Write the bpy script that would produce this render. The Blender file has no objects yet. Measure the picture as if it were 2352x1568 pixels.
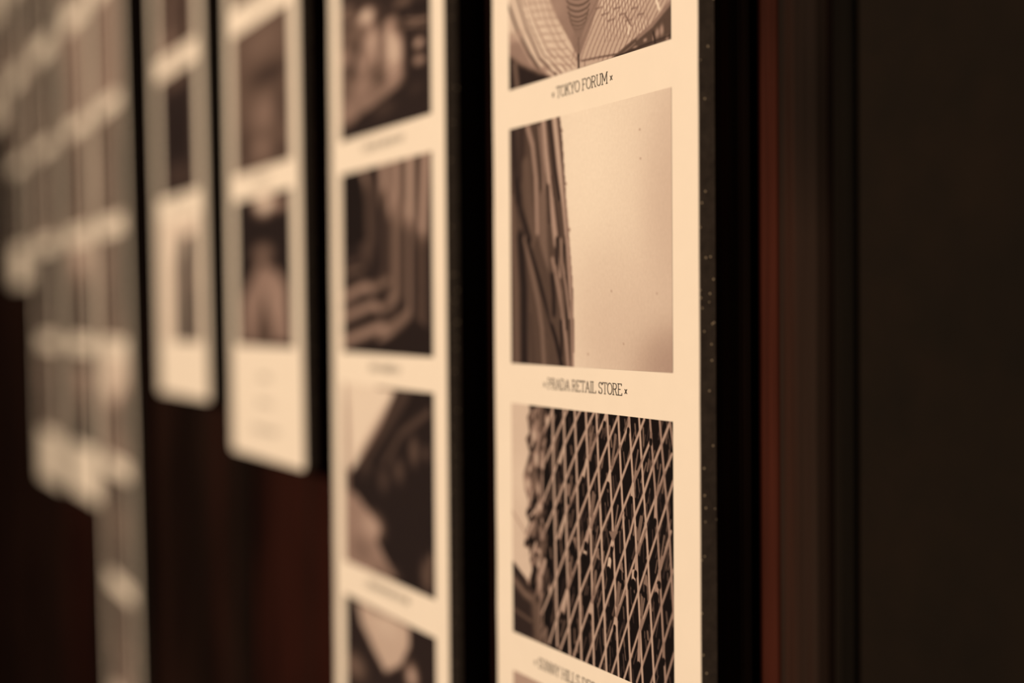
import bpy, bmesh, math, random
import numpy as np
from mathutils import Matrix, Vector

SC = bpy.context.scene
COL = SC.collection
# ------------------------------------------------------------------ camera
cam = bpy.data.cameras.new('camera')
cam.sensor_width = 36.0
cam.lens = 50.0
cam.clip_start = 0.01
cam.dof.use_dof = True
cam.dof.focus_distance = 0.519
cam.dof.aperture_fstop = 2.9
cam_o = bpy.data.objects.new('camera', cam)
COL.objects.link(cam_o)
cam_o.matrix_world = Matrix((
    (0.45207738, -0.01392267, 0.89187006, 0.0),
    (0.89194591, 0.01563165, -0.45187182, -0.273),
    (-0.00765014, 0.99978088, 0.01948499, 1.5),
    (0, 0, 0, 1)))
SC.camera = cam_o
# ------------------------------------------------------------------ world
w = bpy.data.worlds.new('room_glow')
SC.world = w
w.use_nodes = True
w.node_tree.nodes['Background'].inputs[0].default_value = (1.0, 0.62, 0.34, 1)
w.node_tree.nodes['Background'].inputs[1].default_value = 0.03
# ------------------------------------------------------------------ lamps
def area(name, loc, target, size, power, color):
    l = bpy.data.lights.new(name, 'AREA')
    l.shape = 'DISK'
    l.size = size
    l.energy = power
    l.color = color
    o = bpy.data.objects.new(name, l)
    COL.objects.link(o)
    o.location = loc
    o.rotation_euler = (Vector(target) - Vector(loc)).to_track_quat('-Z', 'Y').to_euler()
    return o
WARM = (1.0, 0.705, 0.45)
lamp = area('ceiling_spot_lamp', (-1.95, -3.0, 2.5), (0.9, 0, 1.40), 0.30, 88.0, WARM)
lamp.data.spread = math.radians(130)
area('right_fill_light', (1.15, -0.55, 1.9), (-0.6, 0, 1.5), 0.15, 9.0, WARM)  # added fill from the right, brightens the side edges of the foam boards
# ------------------------------------------------------------------ exposure
vs = SC.view_settings
vs.view_transform = 'Standard'
vs.look = 'None'
vs.exposure = 0.0
vs.gamma = 1.0
vs.use_curve_mapping = False

WALL_Y = 0.0187          # wooden wall face; the panel faces stand at y = 0
# ------------------------------------------------------------------ materials
def new_mat(name, rough=0.6, spec=0.3, color=(0.5, 0.5, 0.5)):
    m = bpy.data.materials.new(name)
    m.use_nodes = True
    b = m.node_tree.nodes['Principled BSDF']
    b.inputs['Base Color'].default_value = (*color, 1)
    b.inputs['Roughness'].default_value = rough
    b.inputs['Specular IOR Level'].default_value = spec
    return m, m.node_tree, b
def ramp(nt, stops):
    r = nt.nodes.new('ShaderNodeValToRGB')
    e = r.color_ramp.elements
    while len(e) < len(stops):
        e.new(0.5)
    for i, (p, c) in enumerate(stops):
        e[i].position = p
        e[i].color = (*c, 1)
    return r
def noise(nt, scale, vec_scale, detail=4, rough=0.6, offset=(0, 0, 0)):
    tc = nt.nodes.new('ShaderNodeTexCoord')
    mp = nt.nodes.new('ShaderNodeMapping')
    mp.inputs['Scale'].default_value = vec_scale
    mp.inputs['Location'].default_value = offset
    nt.links.new(tc.outputs['Object'], mp.inputs[0])
    n = nt.nodes.new('ShaderNodeTexNoise')
    n.inputs['Scale'].default_value = scale
    n.inputs['Detail'].default_value = detail
    n.inputs['Roughness'].default_value = rough
    nt.links.new(mp.outputs[0], n.inputs['Vector'])
    return n
def bump(nt, b, src, strength, dist):
    k = nt.nodes.new('ShaderNodeBump')
    k.inputs['Strength'].default_value = strength
    k.inputs['Distance'].default_value = dist
    nt.links.new(src, k.inputs['Height'])
    nt.links.new(k.outputs[0], b.inputs['Normal'])

PAPER = (0.78, 0.78, 0.775)
def paper_material():
    m, nt, b = new_mat('cream_card_paper', 0.75, 0.2)
    n = noise(nt, 60, (1, 1, 1), 3)
    r = ramp(nt, [(0.3, tuple(c * 0.985 for c in PAPER)), (0.7, tuple(min(1, c * 1.01) for c in PAPER))])
    nt.links.new(n.outputs['Fac'], r.inputs[0])
    nt.links.new(r.outputs[0], b.inputs['Base Color'])
    n2 = noise(nt, 900, (1, 1, 1), 2)
    bump(nt, b, n2.outputs['Fac'], 0.12, 0.0001)
    return m
def print_material():
    m, nt, b = new_mat('sepia_photo_print', 0.8, 0.04)
    a = nt.nodes.new('ShaderNodeVertexColor')
    a.layer_name = 'tone'
    n = noise(nt, 700, (1, 1, 1), 2)
    r = ramp(nt, [(0.25, (0.965, 0.965, 0.965)), (0.75, (1.03, 1.03, 1.03))])
    nt.links.new(n.outputs['Fac'], r.inputs[0])
    x = nt.nodes.new('ShaderNodeMix')
    x.data_type = 'RGBA'
    x.blend_type = 'MULTIPLY'
    x.inputs[0].default_value = 1.0
    nt.links.new(a.outputs[0], x.inputs[6])
    nt.links.new(r.outputs[0], x.inputs[7])
    nt.links.new(x.outputs[2], b.inputs['Base Color'])
    return m
def ink_material():
    return new_mat('dark_caption_ink', 0.6, 0.2, (0.03, 0.026, 0.03))[0]
def foam_material():
    m, nt, b = new_mat('black_foam_core', 0.7, 0.25)
    n = noise(nt, 220, (1, 1, 1), 5, 0.7)
    r = ramp(nt, [(0.3, (0.046, 0.040, 0.040)), (0.7, (0.088, 0.076, 0.072))])
    nt.links.new(n.outputs['Fac'], r.inputs[0])
    # torn foam cells catching the light, painted into the colour as tiny pale specks
    tc = nt.nodes.new('ShaderNodeTexCoord')
    v = nt.nodes.new('ShaderNodeTexVoronoi')
    v.inputs['Scale'].default_value = 330
    nt.links.new(tc.outputs['Object'], v.inputs['Vector'])
    lt = nt.nodes.new('ShaderNodeMath'); lt.operation = 'LESS_THAN'; lt.inputs[1].default_value = 0.11
    nt.links.new(v.outputs['Distance'], lt.inputs[0])
    sp = nt.nodes.new('ShaderNodeSeparateColor')
    nt.links.new(v.outputs['Color'], sp.inputs[0])
    gt = nt.nodes.new('ShaderNodeMath'); gt.operation = 'GREATER_THAN'; gt.inputs[1].default_value = 0.66
    nt.links.new(sp.outputs[0], gt.inputs[0])
    mu = nt.nodes.new('ShaderNodeMath'); mu.operation = 'MULTIPLY'
    nt.links.new(lt.outputs[0], mu.inputs[0]); nt.links.new(gt.outputs[0], mu.inputs[1])
    x = nt.nodes.new('ShaderNodeMix'); x.data_type = 'RGBA'
    nt.links.new(mu.outputs[0], x.inputs[0])
    nt.links.new(r.outputs[0], x.inputs[6])
    x.inputs[7].default_value = (0.85, 0.76, 0.6, 1)
    nt.links.new(x.outputs[2], b.inputs['Base Color'])
    bump(nt, b, n.outputs['Fac'], 0.5, 0.0006)
    return m
def wood_material(name, lo, mid, hi, off, rough=0.75, spec=0.01, sx=90, blot=0.0):
    m, nt, b = new_mat(name, rough, spec)
    n = noise(nt, 1.0, (sx, 20, 0.9), 6, 0.6, (off, 0, off))
    r = ramp(nt, [(0.3, lo), (0.52, mid), (0.72, hi)])
    nt.links.new(n.outputs['Fac'], r.inputs[0])
    n2 = noise(nt, 1.0, (600, 60, 8), 3, 0.6, (off, 0, 0))
    x = nt.nodes.new('ShaderNodeMix'); x.data_type = 'RGBA'; x.blend_type = 'MULTIPLY'; x.inputs[0].default_value = 1.0
    r2 = ramp(nt, [(0.3, (0.75, 0.75, 0.75)), (0.7, (1.15, 1.15, 1.15))])
    nt.links.new(n2.outputs['Fac'], r2.inputs[0])
    nt.links.new(r.outputs[0], x.inputs[6]); nt.links.new(r2.outputs[0], x.inputs[7])
    # slow blotchy noise: whole stretches of the timber come out darker
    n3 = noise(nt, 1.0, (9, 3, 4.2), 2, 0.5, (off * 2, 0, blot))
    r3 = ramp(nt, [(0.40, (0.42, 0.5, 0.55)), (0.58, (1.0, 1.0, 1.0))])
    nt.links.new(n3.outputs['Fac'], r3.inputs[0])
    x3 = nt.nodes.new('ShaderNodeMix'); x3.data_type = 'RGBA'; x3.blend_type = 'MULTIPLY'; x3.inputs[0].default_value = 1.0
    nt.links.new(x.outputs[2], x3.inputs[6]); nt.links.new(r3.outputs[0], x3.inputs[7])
    nt.links.new(x3.outputs[2], b.inputs['Base Color'])
    bump(nt, b, n2.outputs['Fac'], 0.25, 0.0004)
    return m
M_PAPER, M_PRINT, M_INK, M_FOAM = paper_material(), print_material(), ink_material(), foam_material()
D0, D1, RD = (0.0085, 0.0066, 0.0062), (0.0145, 0.0076, 0.0066), (0.0230, 0.0074, 0.0062)
M_BOARDS = [wood_material('dark_stained_board_wood', D0, D1, RD, 3.1),
            wood_material('reddish_stained_board_wood', D1, RD, (0.030, 0.0064, 0.005), 7.7)]
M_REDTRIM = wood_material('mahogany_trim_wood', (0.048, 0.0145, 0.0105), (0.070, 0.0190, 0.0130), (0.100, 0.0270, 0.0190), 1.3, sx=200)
M_BROWNTRIM = wood_material('brown_trim_wood', (0.0150, 0.0120, 0.0108), (0.0210, 0.0140, 0.0122), (0.038, 0.0150, 0.0110), 4.4, sx=120)
M_DARKTRIM = wood_material('dark_trim_wood', (0.0046, 0.0044, 0.0044), (0.0066, 0.0058, 0.0052), (0.0105, 0.0080, 0.0070), 5.2, sx=200)  # near-black tone of the sunk edge strip
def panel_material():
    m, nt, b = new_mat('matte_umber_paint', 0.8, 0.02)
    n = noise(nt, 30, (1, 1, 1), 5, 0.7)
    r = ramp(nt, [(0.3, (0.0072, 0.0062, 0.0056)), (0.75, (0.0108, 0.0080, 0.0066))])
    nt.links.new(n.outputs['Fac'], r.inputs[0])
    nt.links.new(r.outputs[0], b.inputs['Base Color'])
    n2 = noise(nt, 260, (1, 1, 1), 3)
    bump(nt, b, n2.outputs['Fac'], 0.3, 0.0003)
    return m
M_PANEL = panel_material()
M_FLOOR = wood_material('dark_floor_wood', (0.02, 0.012, 0.008), (0.035, 0.02, 0.012), (0.05, 0.03, 0.02), 2.0)
M_CEIL = new_mat('dim_plaster', 0.9, 0.1, (0.22, 0.18, 0.14))[0]
M_GROOVE = new_mat('black_groove', 0.9, 0.05, (0.003, 0.003, 0.003))[0]

# ------------------------------------------------------------------ helpers
def link(name, me, mat, parent=None):
    o = bpy.data.objects.new(name, me)
    if mat is not None and not me.materials:
        me.materials.append(mat)
    COL.objects.link(o)
    if parent is not None:
        o.parent = parent
    return o
def box_mesh(name, x0, x1, y0, y1, z0, z1, bevel=0.0, seg=2):
    bm = bmesh.new()
    bmesh.ops.create_cube(bm, size=1.0)
    for v in bm.verts:
        v.co = Vector(((x0 + x1) / 2 + v.co.x * (x1 - x0), (y0 + y1) / 2 + v.co.y * (y1 - y0), (z0 + z1) / 2 + v.co.z * (z1 - z0)))
    if bevel:
        bmesh.ops.bevel(bm, geom=list(bm.edges), offset=bevel, segments=seg, profile=0.5, affect='EDGES')
    me = bpy.data.meshes.new(name)
    bm.to_mesh(me); bm.free()
    return me
def extrude_profile(name, pts, z0, z1):
    """pts: closed polygon in (x, y), extruded along z"""
    n = len(pts)
    vs_ = [(x, y, z0) for x, y in pts] + [(x, y, z1) for x, y in pts]
    fs = [(i, (i + 1) % n, n + (i + 1) % n, n + i) for i in range(n)] + [tuple(range(n))[::-1], tuple(range(n, 2 * n))]
    me = bpy.data.meshes.new(name)
    me.from_pydata(vs_, [], fs)
    bm = bmesh.new(); bm.from_mesh(me)
    bmesh.ops.recalc_face_normals(bm, faces=bm.faces)
    bm.to_mesh(me); bm.free()
    return me

# ------------------------------------------------------------------ setting
def structure(o):
    o['kind'] = 'structure'
    return o
XL, XR, ROOM = -4.2, 1.3, -3.6
structure(link('floor', box_mesh('floor', XL, XR, ROOM, 0.10, -0.05, 0.0), M_FLOOR))
structure(link('ceiling', box_mesh('ceiling', XL, XR, ROOM, 0.10, 2.7, 2.75), M_CEIL))
back = structure(link('wall_back', box_mesh('wall_back', XL, XR, WALL_Y + 0.014, 0.10, 0.0, 2.7), M_GROOVE))
def board(x0, x1, mat):
    o = link('wood_board', box_mesh('wood_board', x0 + 0.0018, x1 - 0.0018, WALL_Y, WALL_Y + 0.014, 0.0, 2.7, 0.0022, 2), mat, back)
    for p in o.data.polygons: p.use_smooth = False
    return o
BW = 0.195
x = -0.3985
k = 0
while x - BW > XL:
    board(x - BW, x, M_BOARDS[1] if k in (6, 2, 11) else M_BOARDS[0])
    x -= BW; k += 1
# upright trim at the end of the boards: flat mahogany face with a dark sunk edge
y = WALL_Y
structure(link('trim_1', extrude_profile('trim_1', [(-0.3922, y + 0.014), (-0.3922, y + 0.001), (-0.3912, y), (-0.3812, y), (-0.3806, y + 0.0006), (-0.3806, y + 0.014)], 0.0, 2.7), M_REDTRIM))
structure(link('trim_2', extrude_profile('trim_2', [(-0.3804, y + 0.014), (-0.3804, y + 0.0006), (-0.3612, y + 0.0006), (-0.3589, y + 0.0028), (-0.3589, y + 0.014)], 0.0, 2.7), M_BROWNTRIM))
structure(link('trim_3', extrude_profile('trim_3', [(-0.3587, y + 0.014), (-0.3587, y + 0.005), (-0.3560, y + 0.0042), (-0.3530, y + 0.0052), (-0.3505, y + 0.0042), (-0.3484, y + 0.005), (-0.3484, y + 0.014)], 0.0, 2.7), M_DARKTRIM))
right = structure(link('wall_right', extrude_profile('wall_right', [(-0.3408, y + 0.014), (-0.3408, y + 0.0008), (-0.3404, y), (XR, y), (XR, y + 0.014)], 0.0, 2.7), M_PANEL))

# ------------------------------------------------------------------ photo prints
TONE_X = [0, .1, .2, .3, .4, .5, .6, .7, .8, .9, 1.0]
TONE_C = [(20, 15, 12), (30, 22, 18), (50, 36, 30), (75, 54, 43), (100, 73, 57), (125, 93, 74), (152, 114, 92), (180, 138, 112), (205, 163, 132), (229, 188, 153), (250, 217, 177)]
def s2l(c):
    c = np.asarray(c, float) / 255.0
    return np.where(c <= 0.04045, c / 12.92, ((c + 0.055) / 1.055) ** 2.4)
TONE_L = s2l(TONE_C)
TONE_L = np.clip(TONE_L / TONE_L[-1] * np.array(PAPER) - 0.004, 0.002, 1)
TONE_L[:10, 0] *= 0.95
def blur(a, s):
    if s < 0.35: return a
    r = int(3 * s) + 1
    kx = np.exp(-np.arange(-r, r + 1) ** 2 / (2 * s * s)); kx /= kx.sum()
    p = np.pad(a, ((r, r), (0, 0)), 'edge')
    a = sum(kx[i] * p[i:i + a.shape[0]] for i in range(2 * r + 1))
    p = np.pad(a, ((0, 0), (r, r)), 'edge')
    return sum(kx[i] * p[:, i:i + a.shape[1]] for i in range(2 * r + 1))
def raster(ops, wmm, hmm, W, H, seed):
    """draws a picture as tone values; stroke widths and softness in millimetres on the print"""
    T = np.full((H, W), 0.3)
    gx = (np.arange(W) + 0.5) / W * wmm
    gy = (np.arange(H) + 0.5) / H * hmm
    px = wmm / W
    for op in ops:
        kind, t = op[0], op[1]
        if kind == 'B':
            al, u, v, ru, rv = op[2], op[4], op[5], max(op[6], 1e-3), max(op[7], 1e-3)
            m = al * np.exp(-(((gx / wmm - u) / ru)[None, :] ** 2 + ((gy / hmm - v) / rv)[:, None] ** 2) ** 1.5)
            T = T * (1 - m) + t * m
            continue
        P = np.array(op[4:], float).reshape(-1, 2) * (wmm, hmm)
        soft = op[3]
        if kind == 'S':
            hw = max(op[2], px * 0.9) / 2
            aa = max(px, soft * op[2] * 1.6)
            mg = hw + aa
            ix = np.searchsorted(gx, (P[:, 0].min() - mg, P[:, 0].max() + mg))
            iy = np.searchsorted(gy, (P[:, 1].min() - mg, P[:, 1].max() + mg))
            if ix[0] >= ix[1] or iy[0] >= iy[1]: continue
            X, Y = np.meshgrid(gx[ix[0]:ix[1]], gy[iy[0]:iy[1]])
            d = np.full(X.shape, 1e9)
            for a, b in zip(P[:-1], P[1:]):
                e = b - a
                q = np.clip(((X - a[0]) * e[0] + (Y - a[1]) * e[1]) / max(e @ e, 1e-9), 0, 1)
                d = np.minimum(d, np.hypot(X - a[0] - q * e[0], Y - a[1] - q * e[1]))
            m = np.clip((hw - d) / aa + 0.5, 0, 1)
            S_ = T[iy[0]:iy[1], ix[0]:ix[1]]
            T[iy[0]:iy[1], ix[0]:ix[1]] = S_ * (1 - m) + t * m
        else:
            X, Y = np.meshgrid(gx, gy)
            ins = np.zeros(X.shape, bool)
            n = len(P)
            for i in range(n):
                a, b = P[i], P[(i + 1) % n]
                if a[1] == b[1]: continue
                c = (a[1] > Y) != (b[1] > Y)
                ins ^= c & (X < (b[0] - a[0]) * (Y - a[1]) / (b[1] - a[1]) + a[0])
            m = blur(ins.astype(float), max(0.5, soft / px))
            T = T * (1 - m) + t * m
    rng = np.random.RandomState(seed)
    g = blur(rng.randn(H, W), 0.8)
    T = T + g * 0.007
    return np.clip(T, 0, 1)
def print_mesh(T, x0, x1, z0, z1, y):
    H, W = T.shape
    Tc = np.vstack([T[:1], (T[1:] + T[:-1]) / 2, T[-1:]])
    Tc = np.hstack([Tc[:, :1], (Tc[:, 1:] + Tc[:, :-1]) / 2, Tc[:, -1:]])
    X, Z = np.meshgrid(np.linspace(x0, x1, W + 1), np.linspace(z1, z0, H + 1))
    co = np.stack([X, np.full_like(X, y), Z], -1).reshape(-1, 3)
    i = (np.arange(H)[:, None] * (W + 1) + np.arange(W)[None, :]).ravel()
    f = np.stack([i, i + W + 1, i + W + 2, i + 1], -1)
    me = bpy.data.meshes.new('photo_print')
    me.vertices.add(len(co)); me.vertices.foreach_set('co', co.ravel())
    me.loops.add(f.size); me.loops.foreach_set('vertex_index', f.ravel())
    me.polygons.add(len(f)); me.polygons.foreach_set('loop_start', np.arange(len(f)) * 4)
    me.update(calc_edges=True)
    c = np.ones((len(co), 4))
    t = Tc.ravel()
    for j in range(3): c[:, j] = np.interp(t, TONE_X, TONE_L[:, j])
    at = me.color_attributes.new('tone', 'FLOAT_COLOR', 'POINT')
    at.data.foreach_set('color', c.ravel())
    return me

# ------------------------------------------------------------------ lettering
def arc(cx_, cy_, rx, ry, a0, a1, n=10):
    return [(cx_ + rx * math.cos(math.radians(a0 + (a1 - a0) * i / n)), cy_ + ry * math.sin(math.radians(a0 + (a1 - a0) * i / n))) for i in range(n + 1)]
def sf(x, y, w=.11): return [(x - w, y), (x + w, y)]
GL = {
 'T': (.74, [[(.37, 0), (.37, 1)], [(.04, .84), (.04, 1), (.70, 1), (.70, .84)], sf(.37, 0)]),
 'O': (.84, [arc(.42, .5, .36, .5, 0, 360, 22)]),
 'K': (.80, [[(.14, 0), (.14, 1)], sf(.14, 0), sf(.14, 1), [(.64, 1), (.14, .42)], [(.32, .62), (.68, 0)], sf(.64, 1, .09), sf(.68, 0, .09)]),
 'Y': (.78, [[(.10, 1), (.39, .46), (.68, 1)], [(.39, .46), (.39, 0)], sf(.39, 0), sf(.10, 1, .1), sf(.68, 1, .1)]),
 'F': (.68, [[(.14, 0), (.14, 1)], sf(.14, 0), [(.03, 1), (.62, 1), (.62, .84)], [(.14, .52), (.44, .52)]]),
 'R': (.80, [[(.14, 0), (.14, 1)], sf(.14, 0), [(.03, 1), (.40, 1)] + arc(.40, .75, .24, .25, 90, -90) + [(.14, .5)], [(.40, .5), (.66, 0)], sf(.68, 0, .09)]),
 'U': (.82, [[(.14, 1), (.14, .32)] + arc(.41, .32, .27, .32, 180, 360) + [(.68, 1)], sf(.14, 1), sf(.68, 1)]),
 'M': (.98, [[(.14, 0), (.14, 1), (.49, .25), (.84, 1), (.84, 0)], sf(.14, 0), sf(.84, 0), [(.02, 1), (.14, 1)], [(.84, 1), (.96, 1)]]),
 'P': (.74, [[(.14, 0), (.14, 1)], sf(.14, 0), [(.03, 1), (.40, 1)] + arc(.40, .74, .25, .26, 90, -90) + [(.14, .48)]]),
 'A': (.82, [[(.10, 0), (.41, 1), (.72, 0)], [(.22, .36), (.60, .36)], sf(.10, 0, .1), sf(.72, 0, .1)]),
 'D': (.84, [[(.14, 0), (.14, 1)], [(.03, 1), (.36, 1)] + arc(.36, .5, .38, .5, 90, -90, 14) + [(.03, 0)]]),
 'E': (.74, [[(.14, 0), (.14, 1)], [(.03, 1), (.62, 1), (.62, .84)], [(.03, 0), (.66, 0), (.66, .17)], [(.14, .52), (.44, .52)]]),
 'I': (.34, [[(.17, 0), (.17, 1)], sf(.17, 0), sf(.17, 1)]),
 'L': (.68, [[(.14, 0), (.14, 1)], sf(.14, 1), [(.03, 0), (.62, 0), (.62, .18)]]),
 'S': (.70, [[(.58, .98), (.58, .78)], [(.58, .80)] + arc(.34, .76, .24, .24, 20, 240, 10) + arc(.36, .25, .25, .25, 75, -160, 12), [(.10, .02), (.10, .24)]]),
 'N': (.86, [[(.14, 0), (.14, 1), (.70, 0), (.70, 1)], sf(.14, 0), [(.02, 1), (.14, 1)], sf(.70, 1)]),
 'H': (.86, [[(.14, 0), (.14, 1)], [(.72, 0), (.72, 1)], [(.14, .5), (.72, .5)], sf(.14, 0), sf(.14, 1), sf(.72, 0), sf(.72, 1)]),
 '×': (.42, [[(.04, .18), (.34, .56)], [(.04, .56), (.34, .18)]]),
 ' ': (.36, []),
}
def caption_mesh(text, x0, x1, base, cap, y, weight=0.075):
    adv = sum(GL[c][0] for c in text)
    sx = (x1 - x0) / adv
    vs_, fs = [], []
    pen = x0
    for c in text:
        a, strokes = GL[c]
        for st in strokes:
            pts = [Vector((pen + p[0] * sx, base + p[1] * cap)) for p in st]
            for p, q in zip(pts[:-1], pts[1:]):
                d = (q - p)
                if d.length < 1e-9: continue
                d.normalize()
                n = Vector((-d.y, d.x)) * cap * weight / 2
                e = d * cap * weight * 0.35
                i = len(vs_)
                for r in (p - e - n, q + e - n, q + e + n, p - e + n): vs_.append((r.x, y, r.y))
                fs.append((i, i + 1, i + 2, i + 3))
        pen += a * sx
    me = bpy.data.meshes.new('caption')
    me.from_pydata(vs_, [], fs)
    return me
def smudge_mesh(x0, x1, base, cap, y, seed):
    """caption too far out of focus to be read: a row of fine upright ink marks"""
    rng = random.Random(seed)
    vs_, fs = [], []
    x_ = x0
    while x_ < x1:
        wd = cap * rng.uniform(0.07, 0.12)
        h = cap * rng.uniform(0.8, 1.0)
        i = len(vs_)
        vs_ += [(x_, y, base), (x_ + wd, y, base), (x_ + wd, y, base + h), (x_, y, base + h)]
        fs.append((i, i + 1, i + 2, i + 3))
        x_ += cap * rng.choice([0.28, 0.34, 0.4, 0.62])
    me = bpy.data.meshes.new('caption')
    me.from_pydata(vs_, [], fs)
    return me
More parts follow.
